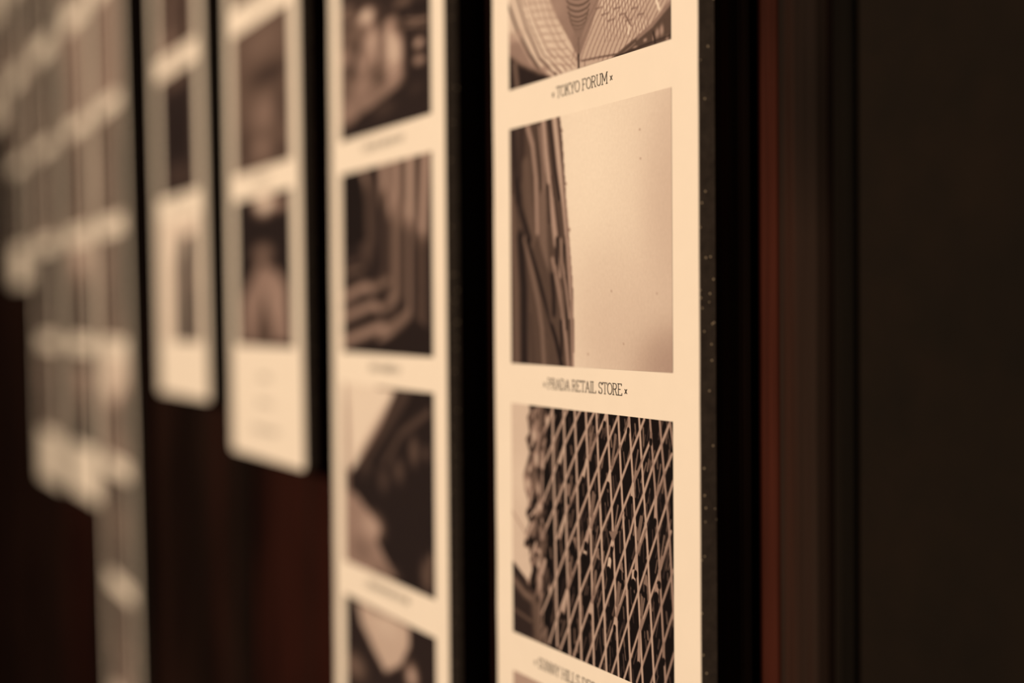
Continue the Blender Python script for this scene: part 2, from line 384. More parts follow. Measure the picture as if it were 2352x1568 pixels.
PRINTS = {
 'p1a': (-0.5394, -0.4152, 1.6930, 1.5945, [
  ('P',0.8,0,0,0.006,-0.492,1.019,-0.032,1.011,1.041,-0.015,1.038),
  ('P',0.88,0,0.5,-0.006,0.44,0.285,0.684,0.383,0.832,0.475,0.954,0.474,1.005,0.301,1.003,-0.011,0.738),
  ('S',0.97,0.6,0.15,0.292,0.661,0.338,0.749,0.389,0.833,0.475,0.952),
  ('S',0.62,0.41,0.15,0.251,0.651,0.304,0.769,0.369,0.865,0.471,0.965),
  ('S',0.6,0.42,0.15,0.216,0.642,0.27,0.77,0.343,0.879,0.459,0.986),
  ('S',0.58,0.49,0.15,0.174,0.631,0.229,0.768,0.309,0.888,0.439,0.994),
  ('S',0.55,0.57,0.15,0.139,0.622,0.194,0.756,0.275,0.885,0.401,0.991),
  ('S',0.5,0.76,0.15,0.095,0.611,0.158,0.756,0.248,0.895,0.368,0.996),
  ('S',0.45,1.3,0.15,0.059,0.602,0.13,0.762,0.22,0.906,0.335,0.998),
  ('S',0.36,1.77,0.15,0.002,0.639,0.064,0.755,0.15,0.875,0.247,0.985),
  ('S',0.68,0.24,0,0.138,0.664,0.25,0.683,0.305,0.701),
  ('S',0.97,0.82,0.2,0.109,0.669,0.134,0.692),
  ('S',0.97,0.74,0.2,0.167,0.679,0.188,0.701),
  ('S',0.68,0.24,0,0.161,0.7,0.273,0.721,0.323,0.736),
  ('S',0.97,0.82,0.2,0.133,0.706,0.158,0.729),
  ('S',0.97,0.74,0.2,0.192,0.716,0.212,0.738),
  ('S',0.68,0.24,0,0.183,0.737,0.296,0.759,0.341,0.77),
  ('S',0.97,0.81,0.2,0.157,0.743,0.182,0.766),
  ('S',0.97,0.74,0.2,0.216,0.753,0.237,0.774),
  ('S',0.68,0.24,0,0.205,0.773,0.318,0.796,0.36,0.805),
  ('S',0.97,0.81,0.2,0.181,0.78,0.205,0.802),
  ('S',0.97,0.74,0.2,0.241,0.789,0.261,0.81),
  ('S',0.68,0.24,0,0.227,0.809,0.341,0.833,0.378,0.839),
  ('S',0.97,0.81,0.2,0.204,0.816,0.229,0.838),
  ('S',0.97,0.73,0.2,0.265,0.825,0.285,0.846),
  ('S',0.68,0.24,0,0.249,0.844,0.363,0.869,0.396,0.872),
  ('S',0.97,0.81,0.2,0.228,0.852,0.252,0.873),
  ('S',0.97,0.73,0.2,0.289,0.861,0.309,0.882),
  ('S',0.68,0.23,0,0.27,0.879,0.385,0.905,0.413,0.906),
  ('S',0.97,0.8,0.2,0.251,0.888,0.275,0.909),
  ('S',0.97,0.73,0.2,0.313,0.897,0.333,0.917),
  ('S',0.68,0.23,0,0.291,0.914,0.406,0.941,0.431,0.939),
  ('S',0.97,0.8,0.2,0.274,0.923,0.297,0.944),
  ('S',0.97,0.72,0.2,0.337,0.932,0.357,0.952),
  ('S',0.68,0.23,0,0.313,0.949,0.428,0.977,0.448,0.972),
  ('S',0.97,0.8,0.2,0.296,0.958,0.32,0.979),
  ('S',0.97,0.72,0.2,0.36,0.967,0.38,0.986),
  ('P',0.62,0,0.8,-0.011,0.751,0.085,0.811,0.157,0.909,0.274,0.99,-0.014,0.995),
  ('B',0.75,0.8,0,0.042,0.78,0.066,0.025),
  ('P',0.2,0,0.8,-0.001,0.852,0.084,0.907,0.163,0.944,0.301,0.999,-0.003,1.01),
  ('S',0.5,3.34,0.4,0.044,0.899,0.061,1.0),
  ('B',0.6,0.7,0,0.247,0.96,0.041,0.016),
  ('P',0.62,0,0.15,0.278,0.65,0.344,0.771,0.402,0.852,0.475,0.952,0.487,0.955,0.525,0.91,0.566,0.846,0.627,0.74),
  ('B',0.7,0.5,0,0.345,0.723,0.059,0.048),
  ('B',0.5,0.35,0,0.472,0.903,0.031,0.078),
  ('S',0.3,0.53,0.12,0.402,0.69,0.422,0.707,0.454,0.722,0.482,0.729,0.513,0.732,0.544,0.728,0.559,0.718),
  ('S',0.32,0.53,0.12,0.405,0.716,0.424,0.734,0.455,0.747,0.481,0.755,0.511,0.757,0.541,0.752,0.556,0.742),
  ('S',0.33,0.53,0.12,0.41,0.741,0.428,0.758,0.456,0.771,0.481,0.778,0.509,0.779,0.537,0.775,0.551,0.764),
  ('S',0.35,0.53,0.12,0.415,0.765,0.431,0.781,0.458,0.794,0.481,0.8,0.507,0.801,0.533,0.796,0.545,0.785),
  ('S',0.38,0.53,0.12,0.421,0.784,0.436,0.801,0.46,0.812,0.481,0.818,0.504,0.818,0.527,0.812,0.539,0.801),
  ('S',0.42,0.53,0.12,0.427,0.802,0.441,0.818,0.462,0.829,0.48,0.834,0.501,0.834,0.522,0.827,0.533,0.816),
  ('S',0.47,0.53,0.12,0.436,0.818,0.447,0.833,0.465,0.844,0.48,0.848,0.498,0.847,0.515,0.839,0.524,0.827),
  ('S',0.52,0.53,0.12,0.445,0.832,0.454,0.847,0.468,0.856,0.48,0.86,0.494,0.857,0.508,0.849,0.515,0.837),
  ('S',0.55,0.53,0.12,0.454,0.846,0.46,0.86,0.471,0.869,0.48,0.871,0.491,0.868,0.501,0.859,0.507,0.846),
  ('S',0.56,0.53,0.12,0.46,0.858,0.465,0.872,0.473,0.88,0.48,0.882,0.488,0.878,0.496,0.868,0.5,0.855),
  ('S',0.45,0.62,0,0.48,0.881,0.48,0.952),
  ('P',0.8,0,0.15,0.618,0.745,0.566,0.846,0.487,0.957,0.487,1.004,0.677,1.003,0.768,0.971,0.904,0.929,0.997,0.87,1.002,0.843),
  ('S',0.97,0.58,0,0.624,0.754,0.629,0.838),
  ('S',0.93,0.43,0,0.627,0.842,0.634,0.923),
  ('S',0.62,0.29,0,0.632,0.748,0.637,0.931),
  ('S',0.97,0.57,0,0.641,0.758,0.647,0.842),
  ('S',0.93,0.42,0,0.645,0.846,0.653,0.926),
  ('S',0.62,0.29,0,0.649,0.753,0.656,0.933),
  ('S',0.97,0.56,0,0.659,0.763,0.666,0.845),
  ('S',0.93,0.42,0,0.663,0.85,0.672,0.93),
  ('S',0.62,0.29,0,0.667,0.757,0.675,0.935),
  ('S',0.97,0.56,0,0.676,0.767,0.685,0.848),
  ('S',0.93,0.41,0,0.68,0.854,0.691,0.933),
  ('S',0.62,0.28,0,0.684,0.762,0.693,0.937),
  ('S',0.97,0.55,0,0.693,0.772,0.703,0.852),
  ('S',0.93,0.4,0,0.697,0.858,0.71,0.937),
  ('S',0.62,0.28,0,0.702,0.766,0.711,0.938),
  ('S',0.97,0.54,0,0.711,0.776,0.721,0.855),
  ('S',0.93,0.4,0,0.714,0.862,0.729,0.94),
  ('S',0.62,0.28,0,0.719,0.771,0.73,0.94),
  ('S',0.97,0.53,0,0.728,0.78,0.739,0.858),
  ('S',0.93,0.39,0,0.731,0.866,0.748,0.943),
  ('S',0.62,0.27,0,0.736,0.775,0.748,0.942),
  ('S',0.97,0.53,0,0.745,0.785,0.757,0.861),
  ('S',0.93,0.38,0,0.748,0.87,0.766,0.947),
  ('S',0.62,0.27,0,0.753,0.779,0.766,0.944),
  ('S',0.97,0.52,0,0.761,0.789,0.775,0.864),
  ('S',0.93,0.38,0,0.765,0.874,0.784,0.95),
  ('S',0.62,0.27,0,0.769,0.784,0.783,0.945),
  ('S',0.97,0.51,0,0.778,0.793,0.793,0.867),
  ('S',0.93,0.37,0,0.782,0.878,0.803,0.953),
  ('S',0.62,0.27,0,0.786,0.788,0.801,0.947),
  ('S',0.97,0.5,0,0.795,0.797,0.811,0.871),
  ('S',0.93,0.36,0,0.798,0.882,0.821,0.957),
  ('S',0.62,0.26,0,0.802,0.792,0.819,0.949),
  ('S',0.97,0.5,0,0.811,0.802,0.828,0.874),
  ('S',0.93,0.36,0,0.815,0.886,0.839,0.96),
  ('S',0.62,0.26,0,0.819,0.796,0.836,0.951),
  ('S',0.97,0.49,0,0.827,0.806,0.845,0.877),
  ('S',0.93,0.35,0,0.831,0.89,0.856,0.963),
  ('S',0.62,0.26,0,0.835,0.8,0.853,0.952),
  ('S',0.97,0.48,0,0.844,0.81,0.862,0.88),
  ('S',0.93,0.34,0,0.847,0.894,0.874,0.966),
  ('S',0.62,0.26,0,0.851,0.805,0.87,0.954),
  ('S',0.97,0.47,0,0.86,0.814,0.88,0.883),
  ('S',0.93,0.34,0,0.863,0.898,0.892,0.969),
  ('S',0.62,0.25,0,0.867,0.809,0.887,0.956),
  ('S',0.52,0.35,0,0.609,0.75,0.535,0.824,0.462,0.916,0.437,0.958),
  ('S',0.52,0.35,0,0.635,0.757,0.562,0.83,0.49,0.922,0.464,0.964),
  ('S',0.52,0.34,0,0.66,0.763,0.589,0.837,0.517,0.928,0.492,0.97),
  ('S',0.52,0.34,0,0.686,0.77,0.615,0.843,0.545,0.934,0.519,0.975),
  ('S',0.52,0.34,0,0.711,0.776,0.641,0.849,0.571,0.94,0.546,0.981),
  ('S',0.52,0.33,0,0.736,0.783,0.667,0.855,0.598,0.945,0.573,0.986),
  ('S',0.52,0.33,0,0.761,0.789,0.692,0.861,0.624,0.951,0.6,0.991),
  ('S',0.52,0.33,0,0.785,0.795,0.717,0.867,0.65,0.956,0.626,0.997),
  ('S',0.52,0.33,0,0.81,0.801,0.742,0.873,0.675,0.962,0.652,1.002),
  ('S',0.52,0.32,0,0.833,0.807,0.767,0.878,0.701,0.967,0.677,1.007),
  ('S',0.52,0.32,0,0.857,0.813,0.791,0.884,0.726,0.973,0.703,1.013),
  ('S',0.52,0.32,0,0.881,0.819,0.815,0.89,0.751,0.978,0.728,1.018),
  ('S',0.52,0.32,0,0.904,0.825,0.839,0.896,0.775,0.983,0.753,1.023),
  ('S',0.52,0.31,0,0.927,0.831,0.863,0.901,0.8,0.988,0.777,1.028),
  ('S',0.52,0.31,0,0.95,0.837,0.886,0.907,0.824,0.994,0.801,1.033),
  ('S',0.52,0.31,0,0.972,0.842,0.909,0.912,0.847,0.999,0.825,1.038),
  ('S',0.52,0.3,0,0.994,0.848,0.932,0.917,0.871,1.004,0.849,1.042),
  ('S',0.52,0.3,0,1.016,0.854,0.955,0.923,0.894,1.009,0.873,1.047),
  ('S',0.5,0.19,0,0.584,0.793,0.626,0.796),
  ('S',0.5,0.19,0,0.62,0.825,0.661,0.827),
  ('S',0.5,0.19,0,0.655,0.856,0.696,0.858),
  ('S',0.5,0.19,0,0.69,0.819,0.73,0.822),
  ('S',0.5,0.19,0,0.724,0.85,0.764,0.852),
  ('S',0.5,0.19,0,0.758,0.88,0.797,0.882),
  ('S',0.5,0.19,0,0.792,0.844,0.83,0.846),
  ('S',0.5,0.18,0,0.824,0.874,0.862,0.876),
  ('S',0.97,1.28,0.2,0.926,0.845,0.941,0.881),
  ('S',0.95,1.27,0,0.78,0.904,0.774,0.928),
  ('S',0.95,1.25,0.2,0.84,0.943,0.848,0.963),
  ('S',0.5,0.6,0,0.758,0.858,0.791,0.906),
  ('P',0.38,0,0.3,1.005,0.858,0.904,0.925,0.768,0.971,0.677,1.003,1.004,1.011),
  ('S',0.6,1.69,0.2,1.0,0.87,0.904,0.929,0.823,0.957),
  ('S',0.42,0.34,0,0.823,0.957,0.768,0.971,0.68,1.004),
  ('S',0.6,0.45,0,0.812,0.973,0.711,1.007),
  ('B',0.75,0.8,0,0.93,0.963,0.011,0.018),
  ('B',0.75,0.8,0,0.953,0.958,0.011,0.021),
  ('B',0.75,0.8,0,0.981,0.992,0.008,0.011),
  ('B',0.75,0.8,0,0.866,0.974,0.011,0.007),
  ('B',0.75,0.8,0,0.812,0.988,0.014,0.005),
  ('B',0.75,0.8,0,0.909,0.976,0.005,0.014),
  ('S',0.22,0.84,0,0.909,0.955,0.919,1.0),
  ('S',0.3,0.35,0,0.496,0.974,0.594,0.981,0.711,0.992),
  ('S',0.45,0.38,0,0.518,0.975,0.518,1.002),
  ('S',0.12,1.17,0,0.479,0.949,0.48,1.006),
  ('S',0.2,0.23,0,0.688,1.002,0.768,0.996,0.877,0.991,1.001,0.986),
 ]),
 'p1b': (-0.5394, -0.4152, 1.5780, 1.4790, [
  ('P',0.96,0,0,-0.015,-0.23,1.034,-0.03,1.026,1.088,-0.034,1.155),
  ('B',0.86,1,0,1.053,0.471,0.219,0.577),
  ('B',0.87,0.9,0,0.794,0.899,0.342,0.245),
  ('B',0.72,1,0,1.027,0.991,0.221,0.163),
  ('B',0.99,0.9,0,0.508,0.128,0.199,0.388),
  ('B',0.9,0.6,0,0.67,0.692,0.246,0.209),
  ('P',0.36,0,0.1,-0.018,-0.04,0.356,-0.002,0.373,0.109,0.393,0.332,0.412,0.496,0.432,0.672,0.439,0.862,0.435,1.02,-0.033,1.039),
  ('S',0.22,5.62,0.25,0.024,-0.005,0.038,0.157,0.061,0.301),
  ('S',0.26,6.12,0.25,0.089,0.005,0.088,0.116,0.07,0.208),
  ('S',0.42,6.92,0.25,0.12,0.167,0.134,0.308,0.171,0.481),
  ('S',0.2,3.94,0.25,0.054,0.229,0.077,0.349,0.14,0.479),
  ('S',0.45,4.13,0.25,0.011,0.296,0.026,0.439,0.039,0.677,0.043,1.008),
  ('S',0.18,6.06,0.25,0.075,0.466,0.097,0.678,0.097,1.006),
  ('S',0.66,3.02,0.25,0.134,0.011,0.168,0.09,0.19,0.221,0.195,0.359,0.199,0.451),
  ('S',0.34,4.27,0.25,0.193,0.02,0.207,0.132,0.222,0.225),
  ('S',0.72,3.64,0.25,0.244,0.005,0.261,0.139,0.289,0.3,0.324,0.505),
  ('S',0.6,1.85,0.25,0.216,0.024,0.241,0.182,0.251,0.364),
  ('S',0.5,6.75,0.25,0.236,0.317,0.238,0.485,0.248,0.591),
  ('S',0.2,1.98,0.25,0.284,-0.002,0.303,0.099,0.32,0.214,0.349,0.328),
  ('S',0.3,2.81,0.25,0.271,0.275,0.281,0.412),
  ('S',0.78,3.74,0.25,0.319,-0.001,0.33,0.067,0.35,0.195,0.381,0.353,0.398,0.465),
  ('S',0.4,0.89,0.25,0.349,0.008,0.362,0.134,0.382,0.309,0.405,0.495),
  ('S',0.72,1.42,0.25,0.361,0.196,0.381,0.375,0.401,0.553,0.417,0.73),
  ('S',0.3,1.42,0.25,0.298,0.233,0.326,0.371,0.354,0.492),
  ('S',0.66,1.62,0.25,0.304,0.324,0.332,0.491,0.352,0.64),
  ('S',0.5,3.29,0.25,0.108,0.477,0.162,0.628,0.2,0.739,0.225,0.849,0.239,1.004),
  ('S',0.17,2.59,0.25,0.124,0.478,0.201,0.634,0.276,0.804,0.32,0.894,0.356,0.996),
  ('S',0.36,5.1,0.25,0.195,0.51,0.248,0.622,0.298,0.804),
  ('S',0.62,2.64,0.25,0.301,0.57,0.337,0.679,0.358,0.759,0.386,0.892,0.399,0.998),
  ('S',0.2,2.59,0.25,0.332,0.491,0.333,0.558,0.331,0.62),
  ('S',0.2,3.14,0.25,0.297,0.637,0.307,0.714,0.308,0.786),
  ('S',0.22,1.99,0.25,0.379,0.52,0.368,0.599),
  ('S',0.22,1.62,0.25,0.389,0.64,0.395,0.742,0.392,0.848),
  ('S',0.2,2.2,0.25,0.354,0.822,0.358,0.893,0.355,0.955),
  ('S',0.64,1.96,0.25,0.405,0.495,0.421,0.672,0.426,0.848,0.428,0.997),
  ('S',0.64,1.57,0.25,0.358,0.492,0.364,0.582,0.389,0.68,0.409,0.804),
  ('S',0.55,2.08,0.25,0.323,0.602,0.355,0.706,0.365,0.804),
  ('S',0.38,2.85,0.25,0.256,0.895,0.266,1.003),
  ('S',0.33,3.96,0.25,0.144,0.803,0.165,1.007),
  ('B',0.5,1,0,0.369,0.06,0.006,0.006),
  ('B',0.5,1,0,0.392,0.273,0.006,0.006),
  ('B',0.5,1,0,0.414,0.457,0.006,0.006),
  ('B',0.6,1,0,0.834,0.123,0.004,0.003),
  ('B',0.6,1,0,0.837,0.229,0.004,0.003),
  ('B',0.6,1,0,0.669,0.705,0.004,0.003),
  ('B',0.6,1,0,0.737,0.903,0.004,0.003),
  ('B',0.6,1,0,0.526,0.947,0.004,0.003),
  ('B',0.6,1,0,0.921,0.72,0.003,0.003),
 ]),
 'p1c': (-0.5397, -0.4154, 1.4621, 1.3645, [
  ('P',0.1,0,0,-0.038,-0.045,1.038,-0.108,1.029,1.068,-0.058,1.42),
  ('S',0.22,1.25,0.06,0.732,0.731,0.733,0.799),
  ('S',0.22,0.77,0.06,0.848,0.207,0.842,0.233),
  ('S',0.22,1.01,0.06,0.912,0.33,0.905,0.358),
  ('S',0.3,1.27,0.06,0.571,0.17,0.582,0.245),
  ('S',0.22,1.5,0.06,0.282,0.695,0.268,0.751),
  ('S',0.3,0.89,0.06,0.219,0.886,0.196,0.979),
  ('S',0.3,1.12,0.06,0.974,0.476,0.961,0.537),
  ('S',0.22,0.85,0.06,0.78,0.95,0.786,1.022),
  ('S',0.22,1.21,0.06,0.371,0.152,0.373,0.18),
  ('S',0.46,1.1,0.06,0.8,0.027,0.804,0.069),
  ('S',0.22,1.56,0.06,0.383,0.513,0.386,0.547),
  ('S',0.38,0.95,0.06,0.528,0.414,0.537,0.469),
  ('S',0.3,0.61,0.06,0.892,0.405,0.893,0.466),
  ('S',0.38,1.47,0.06,0.431,0.886,0.432,0.938),
  ('S',0.38,0.66,0.06,0.439,0.492,0.444,0.552),
  ('S',0.38,1.18,0.06,0.967,0.038,0.967,0.078),
  ('S',0.38,0.9,0.06,0.508,0.98,0.513,1.036),
  ('S',0.46,0.66,0.06,0.861,0.585,0.866,0.647),
  ('S',0.22,0.93,0.06,0.256,1.12,0.265,1.177),
  ('S',0.3,0.62,0.06,0.709,0.824,0.716,0.871),
  ('S',0.3,1.19,0.06,0.947,-0.018,0.936,0.032),
  ('S',0.22,0.7,0.06,0.693,0.106,0.704,0.18),
  ('S',0.46,1.35,0.06,0.545,0.041,0.533,0.091),
  ('S',0.38,0.95,0.06,0.735,0.139,0.743,0.191),
  ('S',0.3,1.2,0.06,0.473,0.422,0.478,0.454),
  ('S',0.38,0.63,0.06,0.641,0.327,0.644,0.354),
  ('S',0.38,0.71,0.06,0.86,0.313,0.837,0.372),
  ('S',0.38,1.07,0.06,0.796,0.246,0.8,0.296),
  ('S',0.38,1.12,0.06,0.707,-0.021,0.711,0.033),
  ('S',0.38,0.83,0.06,0.608,0.839,0.613,0.899),
  ('S',0.46,1.36,0.06,0.512,0.993,0.5,1.045),
  ('S',0.3,1.05,0.06,0.971,0.456,0.959,0.509),
  ('S',0.3,0.97,0.06,0.958,0.418,0.966,0.476),
  ('S',0.38,1.05,0.06,0.957,0.457,0.963,0.529),
  ('S',0.3,1.34,0.06,0.248,0.181,0.234,0.235),
  ('S',0.3,0.63,0.06,0.376,0.787,0.354,0.879),
  ('S',0.22,0.98,0.06,0.34,0.347,0.331,0.383),
  ('S',0.3,1.15,0.06,0.52,0.694,0.513,0.723),
  ('S',0.22,1.22,0.06,0.542,0.354,0.554,0.434),
  ('S',0.22,0.83,0.06,0.672,0.978,0.677,1.032),
  ('S',0.3,0.95,0.06,0.646,0.971,0.649,1.01),
  ('S',0.3,0.92,0.06,0.871,0.598,0.861,0.643),
  ('S',0.22,0.87,0.06,0.685,0.967,0.687,1.046),
  ('S',0.3,0.75,0.06,0.932,-0.048,0.932,-0.021),
  ('S',0.46,0.69,0.06,0.916,0.512,0.905,0.559),
  ('S',0.38,0.99,0.06,0.982,0.318,0.966,0.396),
  ('S',0.46,1.47,0.06,0.483,0.255,0.485,0.279),
  ('S',0.3,0.92,0.06,0.352,0.018,0.362,0.083),
  ('S',0.38,0.72,0.06,0.847,0.79,0.847,0.812),
  ('S',0.38,0.79,0.06,0.625,0.011,0.613,0.065),
  ('S',0.22,0.57,0.06,0.723,0.456,0.724,0.516),
  ('S',0.38,1.36,0.06,0.334,0.308,0.335,0.377),
  ('S',0.3,0.71,0.06,0.244,0.397,0.246,0.465),
  ('S',0.3,0.64,0.06,0.441,0.484,0.442,0.565),
  ('S',0.46,0.91,0.06,0.848,0.387,0.855,0.44),
  ('S',0.22,0.8,0.06,0.776,0.698,0.786,0.77),
  ('S',0.38,0.84,0.06,0.217,0.893,0.227,0.953),
  ('S',0.3,0.96,0.06,0.623,0.552,0.627,0.604),
  ('S',0.22,1.24,0.06,0.677,0.02,0.682,0.085),
  ('S',0.46,0.99,0.06,0.769,-0.011,0.741,0.055),
  ('S',0.3,1.36,0.06,0.258,0.955,0.239,0.998),
  ('S',0.46,1.11,0.06,0.796,0.406,0.788,0.44),
  ('S',0.22,0.94,0.06,0.283,0.237,0.292,0.296),
  ('S',0.3,0.57,0.06,0.699,0.09,0.7,0.136),
  ('S',0.38,1.58,0.06,0.298,0.767,0.303,0.822),
  ('S',0.38,1.53,0.06,0.345,0.321,0.346,0.381),
  ('S',0.3,0.78,0.06,0.681,0.616,0.682,0.654),
  ('S',0.38,0.83,0.06,0.827,0.481,0.821,0.511),
  ('S',0.22,1.11,0.06,0.557,0.118,0.559,0.141),
  ('S',0.3,1.09,0.06,0.246,0.982,0.255,1.037),
  ('S',0.22,1.06,0.06,0.606,0.995,0.607,1.024),
  ('S',0.3,1.3,0.06,0.545,0.888,0.557,0.966),
  ('S',0.3,1.23,0.06,0.288,1.025,0.274,1.085),
  ('S',0.38,1.32,0.06,0.538,0.877,0.539,0.917),
  ('S',0.46,1.48,0.06,0.541,0.754,0.545,0.798),
  ('S',0.3,0.9,0.06,0.536,0.018,0.515,0.104),
  ('S',0.46,1.33,0.06,0.312,0.032,0.294,0.07),
  ('S',0.38,1.38,0.06,0.623,0.775,0.626,0.797),
  ('S',0.3,0.59,0.06,0.732,0.407,0.711,0.46),
  ('S',0.3,1.18,0.06,0.362,0.407,0.369,0.454),
  ('S',0.22,1.03,0.06,0.313,0.914,0.294,0.991),
  ('S',0.22,1.1,0.06,0.241,1.053,0.218,1.108),
  ('S',0.38,0.99,0.06,0.614,0.974,0.616,1.003),
  ('S',0.3,1.02,0.06,0.424,1.08,0.412,1.109),
  ('S',0.3,0.96,0.06,0.726,0.908,0.731,0.971),
  ('S',0.3,0.71,0.06,0.463,0.782,0.446,0.855),
  ('S',0.22,1.07,0.06,0.409,0.036,0.414,0.097),
  ('S',0.38,1.19,0.06,0.602,0.696,0.587,0.733),
  ('S',0.46,0.51,0.06,0.805,0.2,0.776,0.273),
  ('S',0.22,0.75,0.06,0.438,0.041,0.416,0.091),
  ('S',0.3,0.65,0.06,0.569,0.303,0.558,0.33),
  ('S',0.38,1.08,0.06,0.648,0.393,0.624,0.451),
  ('S',0.3,1.04,0.06,0.29,1.108,0.274,1.148),
  ('S',0.3,1.23,0.06,0.596,0.354,0.603,0.401),
  ('S',0.22,0.58,0.06,0.943,0.253,0.932,0.301),
  ('S',0.38,0.71,0.06,0.624,0.796,0.63,0.833),
  ('S',0.3,0.81,0.06,0.669,0.462,0.678,0.525),
  ('S',0.38,1.34,0.06,0.637,0.233,0.643,0.297),
  ('S',0.22,1.56,0.06,0.28,0.867,0.281,0.915),
  ('S',0.3,1.24,0.06,0.755,0.744,0.763,0.798),
  ('S',0.38,0.65,0.06,0.754,0.945,0.763,1.007),
  ('S',0.3,0.64,0.06,0.866,0.519,0.869,0.558),
  ('S',0.22,0.6,0.06,0.64,0.311,0.641,0.335),
  ('S',0.22,0.9,0.06,0.269,0.145,0.273,0.191),
  ('S',0.3,0.95,0.06,0.586,0.36,0.567,0.406),
  ('S',0.3,1.01,0.06,0.88,0.681,0.88,0.708),
  ('S',0.22,0.99,0.06,0.344,0.846,0.351,0.896),
  ('S',0.46,0.59,0.06,0.601,0.216,0.587,0.277),
  ('S',0.22,0.63,0.06,0.771,0.127,0.777,0.175),
  ('S',0.22,1.07,0.06,0.873,0.375,0.863,0.401),
  ('S',0.3,0.83,0.06,0.424,0.761,0.43,0.806),
  ('S',0.38,0.75,0.06,0.88,0.257,0.868,0.31),
  ('S',0.46,0.82,0.06,0.431,1.065,0.395,1.152),
  ('S',0.22,0.67,0.06,0.342,0.922,0.316,0.984),
  ('S',0.38,1.03,0.06,0.304,0.802,0.283,0.89),
  ('S',0.46,1.09,0.06,0.617,0.537,0.61,0.566),
  ('S',0.22,0.98,0.06,0.31,0.675,0.32,0.737),
  ('S',0.46,1.13,0.06,0.245,0.354,0.253,0.402),
  ('S',0.22,0.95,0.06,0.853,0.539,0.855,0.614),
  ('S',0.3,0.75,0.06,0.863,0.319,0.864,0.375),
  ('S',0.46,0.96,0.06,0.294,0.094,0.295,0.141),
  ('S',0.22,0.95,0.06,0.954,0.219,0.929,0.284),
  ('S',0.3,0.94,0.06,0.765,0.944,0.766,1.018),
  ('S',0.46,1.04,0.06,0.306,0.131,0.307,0.177),
  ('S',0.3,1.61,0.06,0.222,0.446,0.223,0.482),
  ('S',0.38,0.76,0.06,0.728,0.364,0.729,0.393),
  ('S',0.22,1.54,0.06,0.311,0.324,0.313,0.399),
  ('S',0.22,1.09,0.06,0.366,0.694,0.347,0.771),
  ('S',0.46,0.75,0.06,0.735,0.624,0.743,0.677),
  ('S',0.38,0.66,0.06,0.626,0.601,0.632,0.637),
  ('S',0.22,0.69,0.06,0.926,0.278,0.916,0.325),
  ('S',0.22,1.12,0.06,0.682,0.556,0.686,0.603),
  ('S',0.3,1.24,0.06,0.782,0.706,0.785,0.73),
  ('S',0.3,1.17,0.06,0.973,0.26,0.982,0.327),
  ('S',0.3,0.94,0.06,0.725,0.79,0.694,0.87),
  ('S',0.46,1.17,0.06,0.321,0.37,0.298,0.421),
  ('S',0.22,0.81,0.06,0.872,0.76,0.873,0.822),
  ('S',0.46,1.15,0.06,0.875,0.15,0.866,0.191),
  ('S',0.46,0.77,0.06,0.99,0.694,0.99,0.728),
  ('S',0.46,0.86,0.06,0.322,0.663,0.3,0.716),
  ('S',0.22,0.72,0.06,0.512,0.782,0.517,0.835),
  ('S',0.46,0.7,0.06,0.626,0.346,0.631,0.412),
  ('S',0.22,0.63,0.06,0.935,0.585,0.908,0.656),
  ('S',0.3,0.82,0.06,0.506,0.898,0.481,0.96),
  ('S',0.22,1.16,0.06,0.426,0.718,0.428,0.746),
  ('S',0.22,0.93,0.06,0.591,0.166,0.573,0.242),
  ('S',0.38,1.35,0.06,0.339,0.086,0.32,0.164),
  ('S',0.22,0.73,0.06,0.237,0.64,0.238,0.727),
  ('S',0.22,1.58,0.06,0.406,1.063,0.413,1.113),
  ('S',0.22,0.58,0.06,0.712,0.836,0.691,0.892),
  ('S',0.22,0.7,0.06,0.842,0.461,0.843,0.532),
  ('S',0.46,0.61,0.06,0.576,0.747,0.587,0.817),
  ('S',0.3,0.85,0.06,0.877,0.121,0.88,0.162),
  ('S',0.3,0.72,0.06,0.977,0.921,0.982,0.953),
  ('S',0.3,1.07,0.06,0.619,0.275,0.591,0.342),
  ('S',0.3,0.87,0.06,0.285,0.772,0.289,0.798),
  ('S',0.46,0.82,0.06,0.23,0.946,0.232,1.033),
  ('S',0.22,0.66,0.06,0.422,0.999,0.383,1.093),
  ('S',0.38,1.27,0.06,0.587,0.258,0.593,0.326),
  ('S',0.22,0.92,0.06,0.354,0.569,0.356,0.654),
  ('S',0.46,1.62,0.06,0.315,0.442,0.321,0.485),
  ('S',0.22,1.32,0.06,0.429,0.61,0.43,0.65),
  ('S',0.22,1.18,0.06,0.338,0.53,0.306,0.605),
  ('S',0.22,1.31,0.06,0.576,0.513,0.581,0.572),
  ('S',0.38,0.87,0.06,0.426,0.747,0.389,0.835),
  ('S',0.38,1.35,0.06,0.315,0.133,0.317,0.214),
  ('S',0.3,0.96,0.06,0.954,0.884,0.96,0.959),
  ('S',0.46,0.58,0.06,0.777,0.621,0.771,0.647),
  ('S',0.3,0.99,0.06,0.648,0.83,0.654,0.873),
  ('S',0.46,0.7,0.06,0.282,0.001,0.283,0.061),
  ('S',0.38,0.74,0.06,0.825,0.077,0.831,0.149),
  ('S',0.38,1.41,0.06,0.456,0.84,0.462,0.909),
  ('S',0.38,0.98,0.06,0.737,0.365,0.723,0.426),
  ('S',0.3,0.95,0.06,0.912,0.861,0.913,0.93),
  ('S',0.22,1.04,0.06,0.935,0.301,0.938,0.329),
  ('S',0.46,0.55,0.06,0.723,0.662,0.697,0.729),
  ('S',0.22,1.03,0.06,0.805,0.581,0.792,0.641),
  ('S',0.38,1.07,0.06,0.804,0.561,0.807,0.585),
  ('S',0.22,0.83,0.06,0.925,0.665,0.927,0.69),
  ('S',0.46,1.05,0.06,0.485,0.474,0.488,0.515),
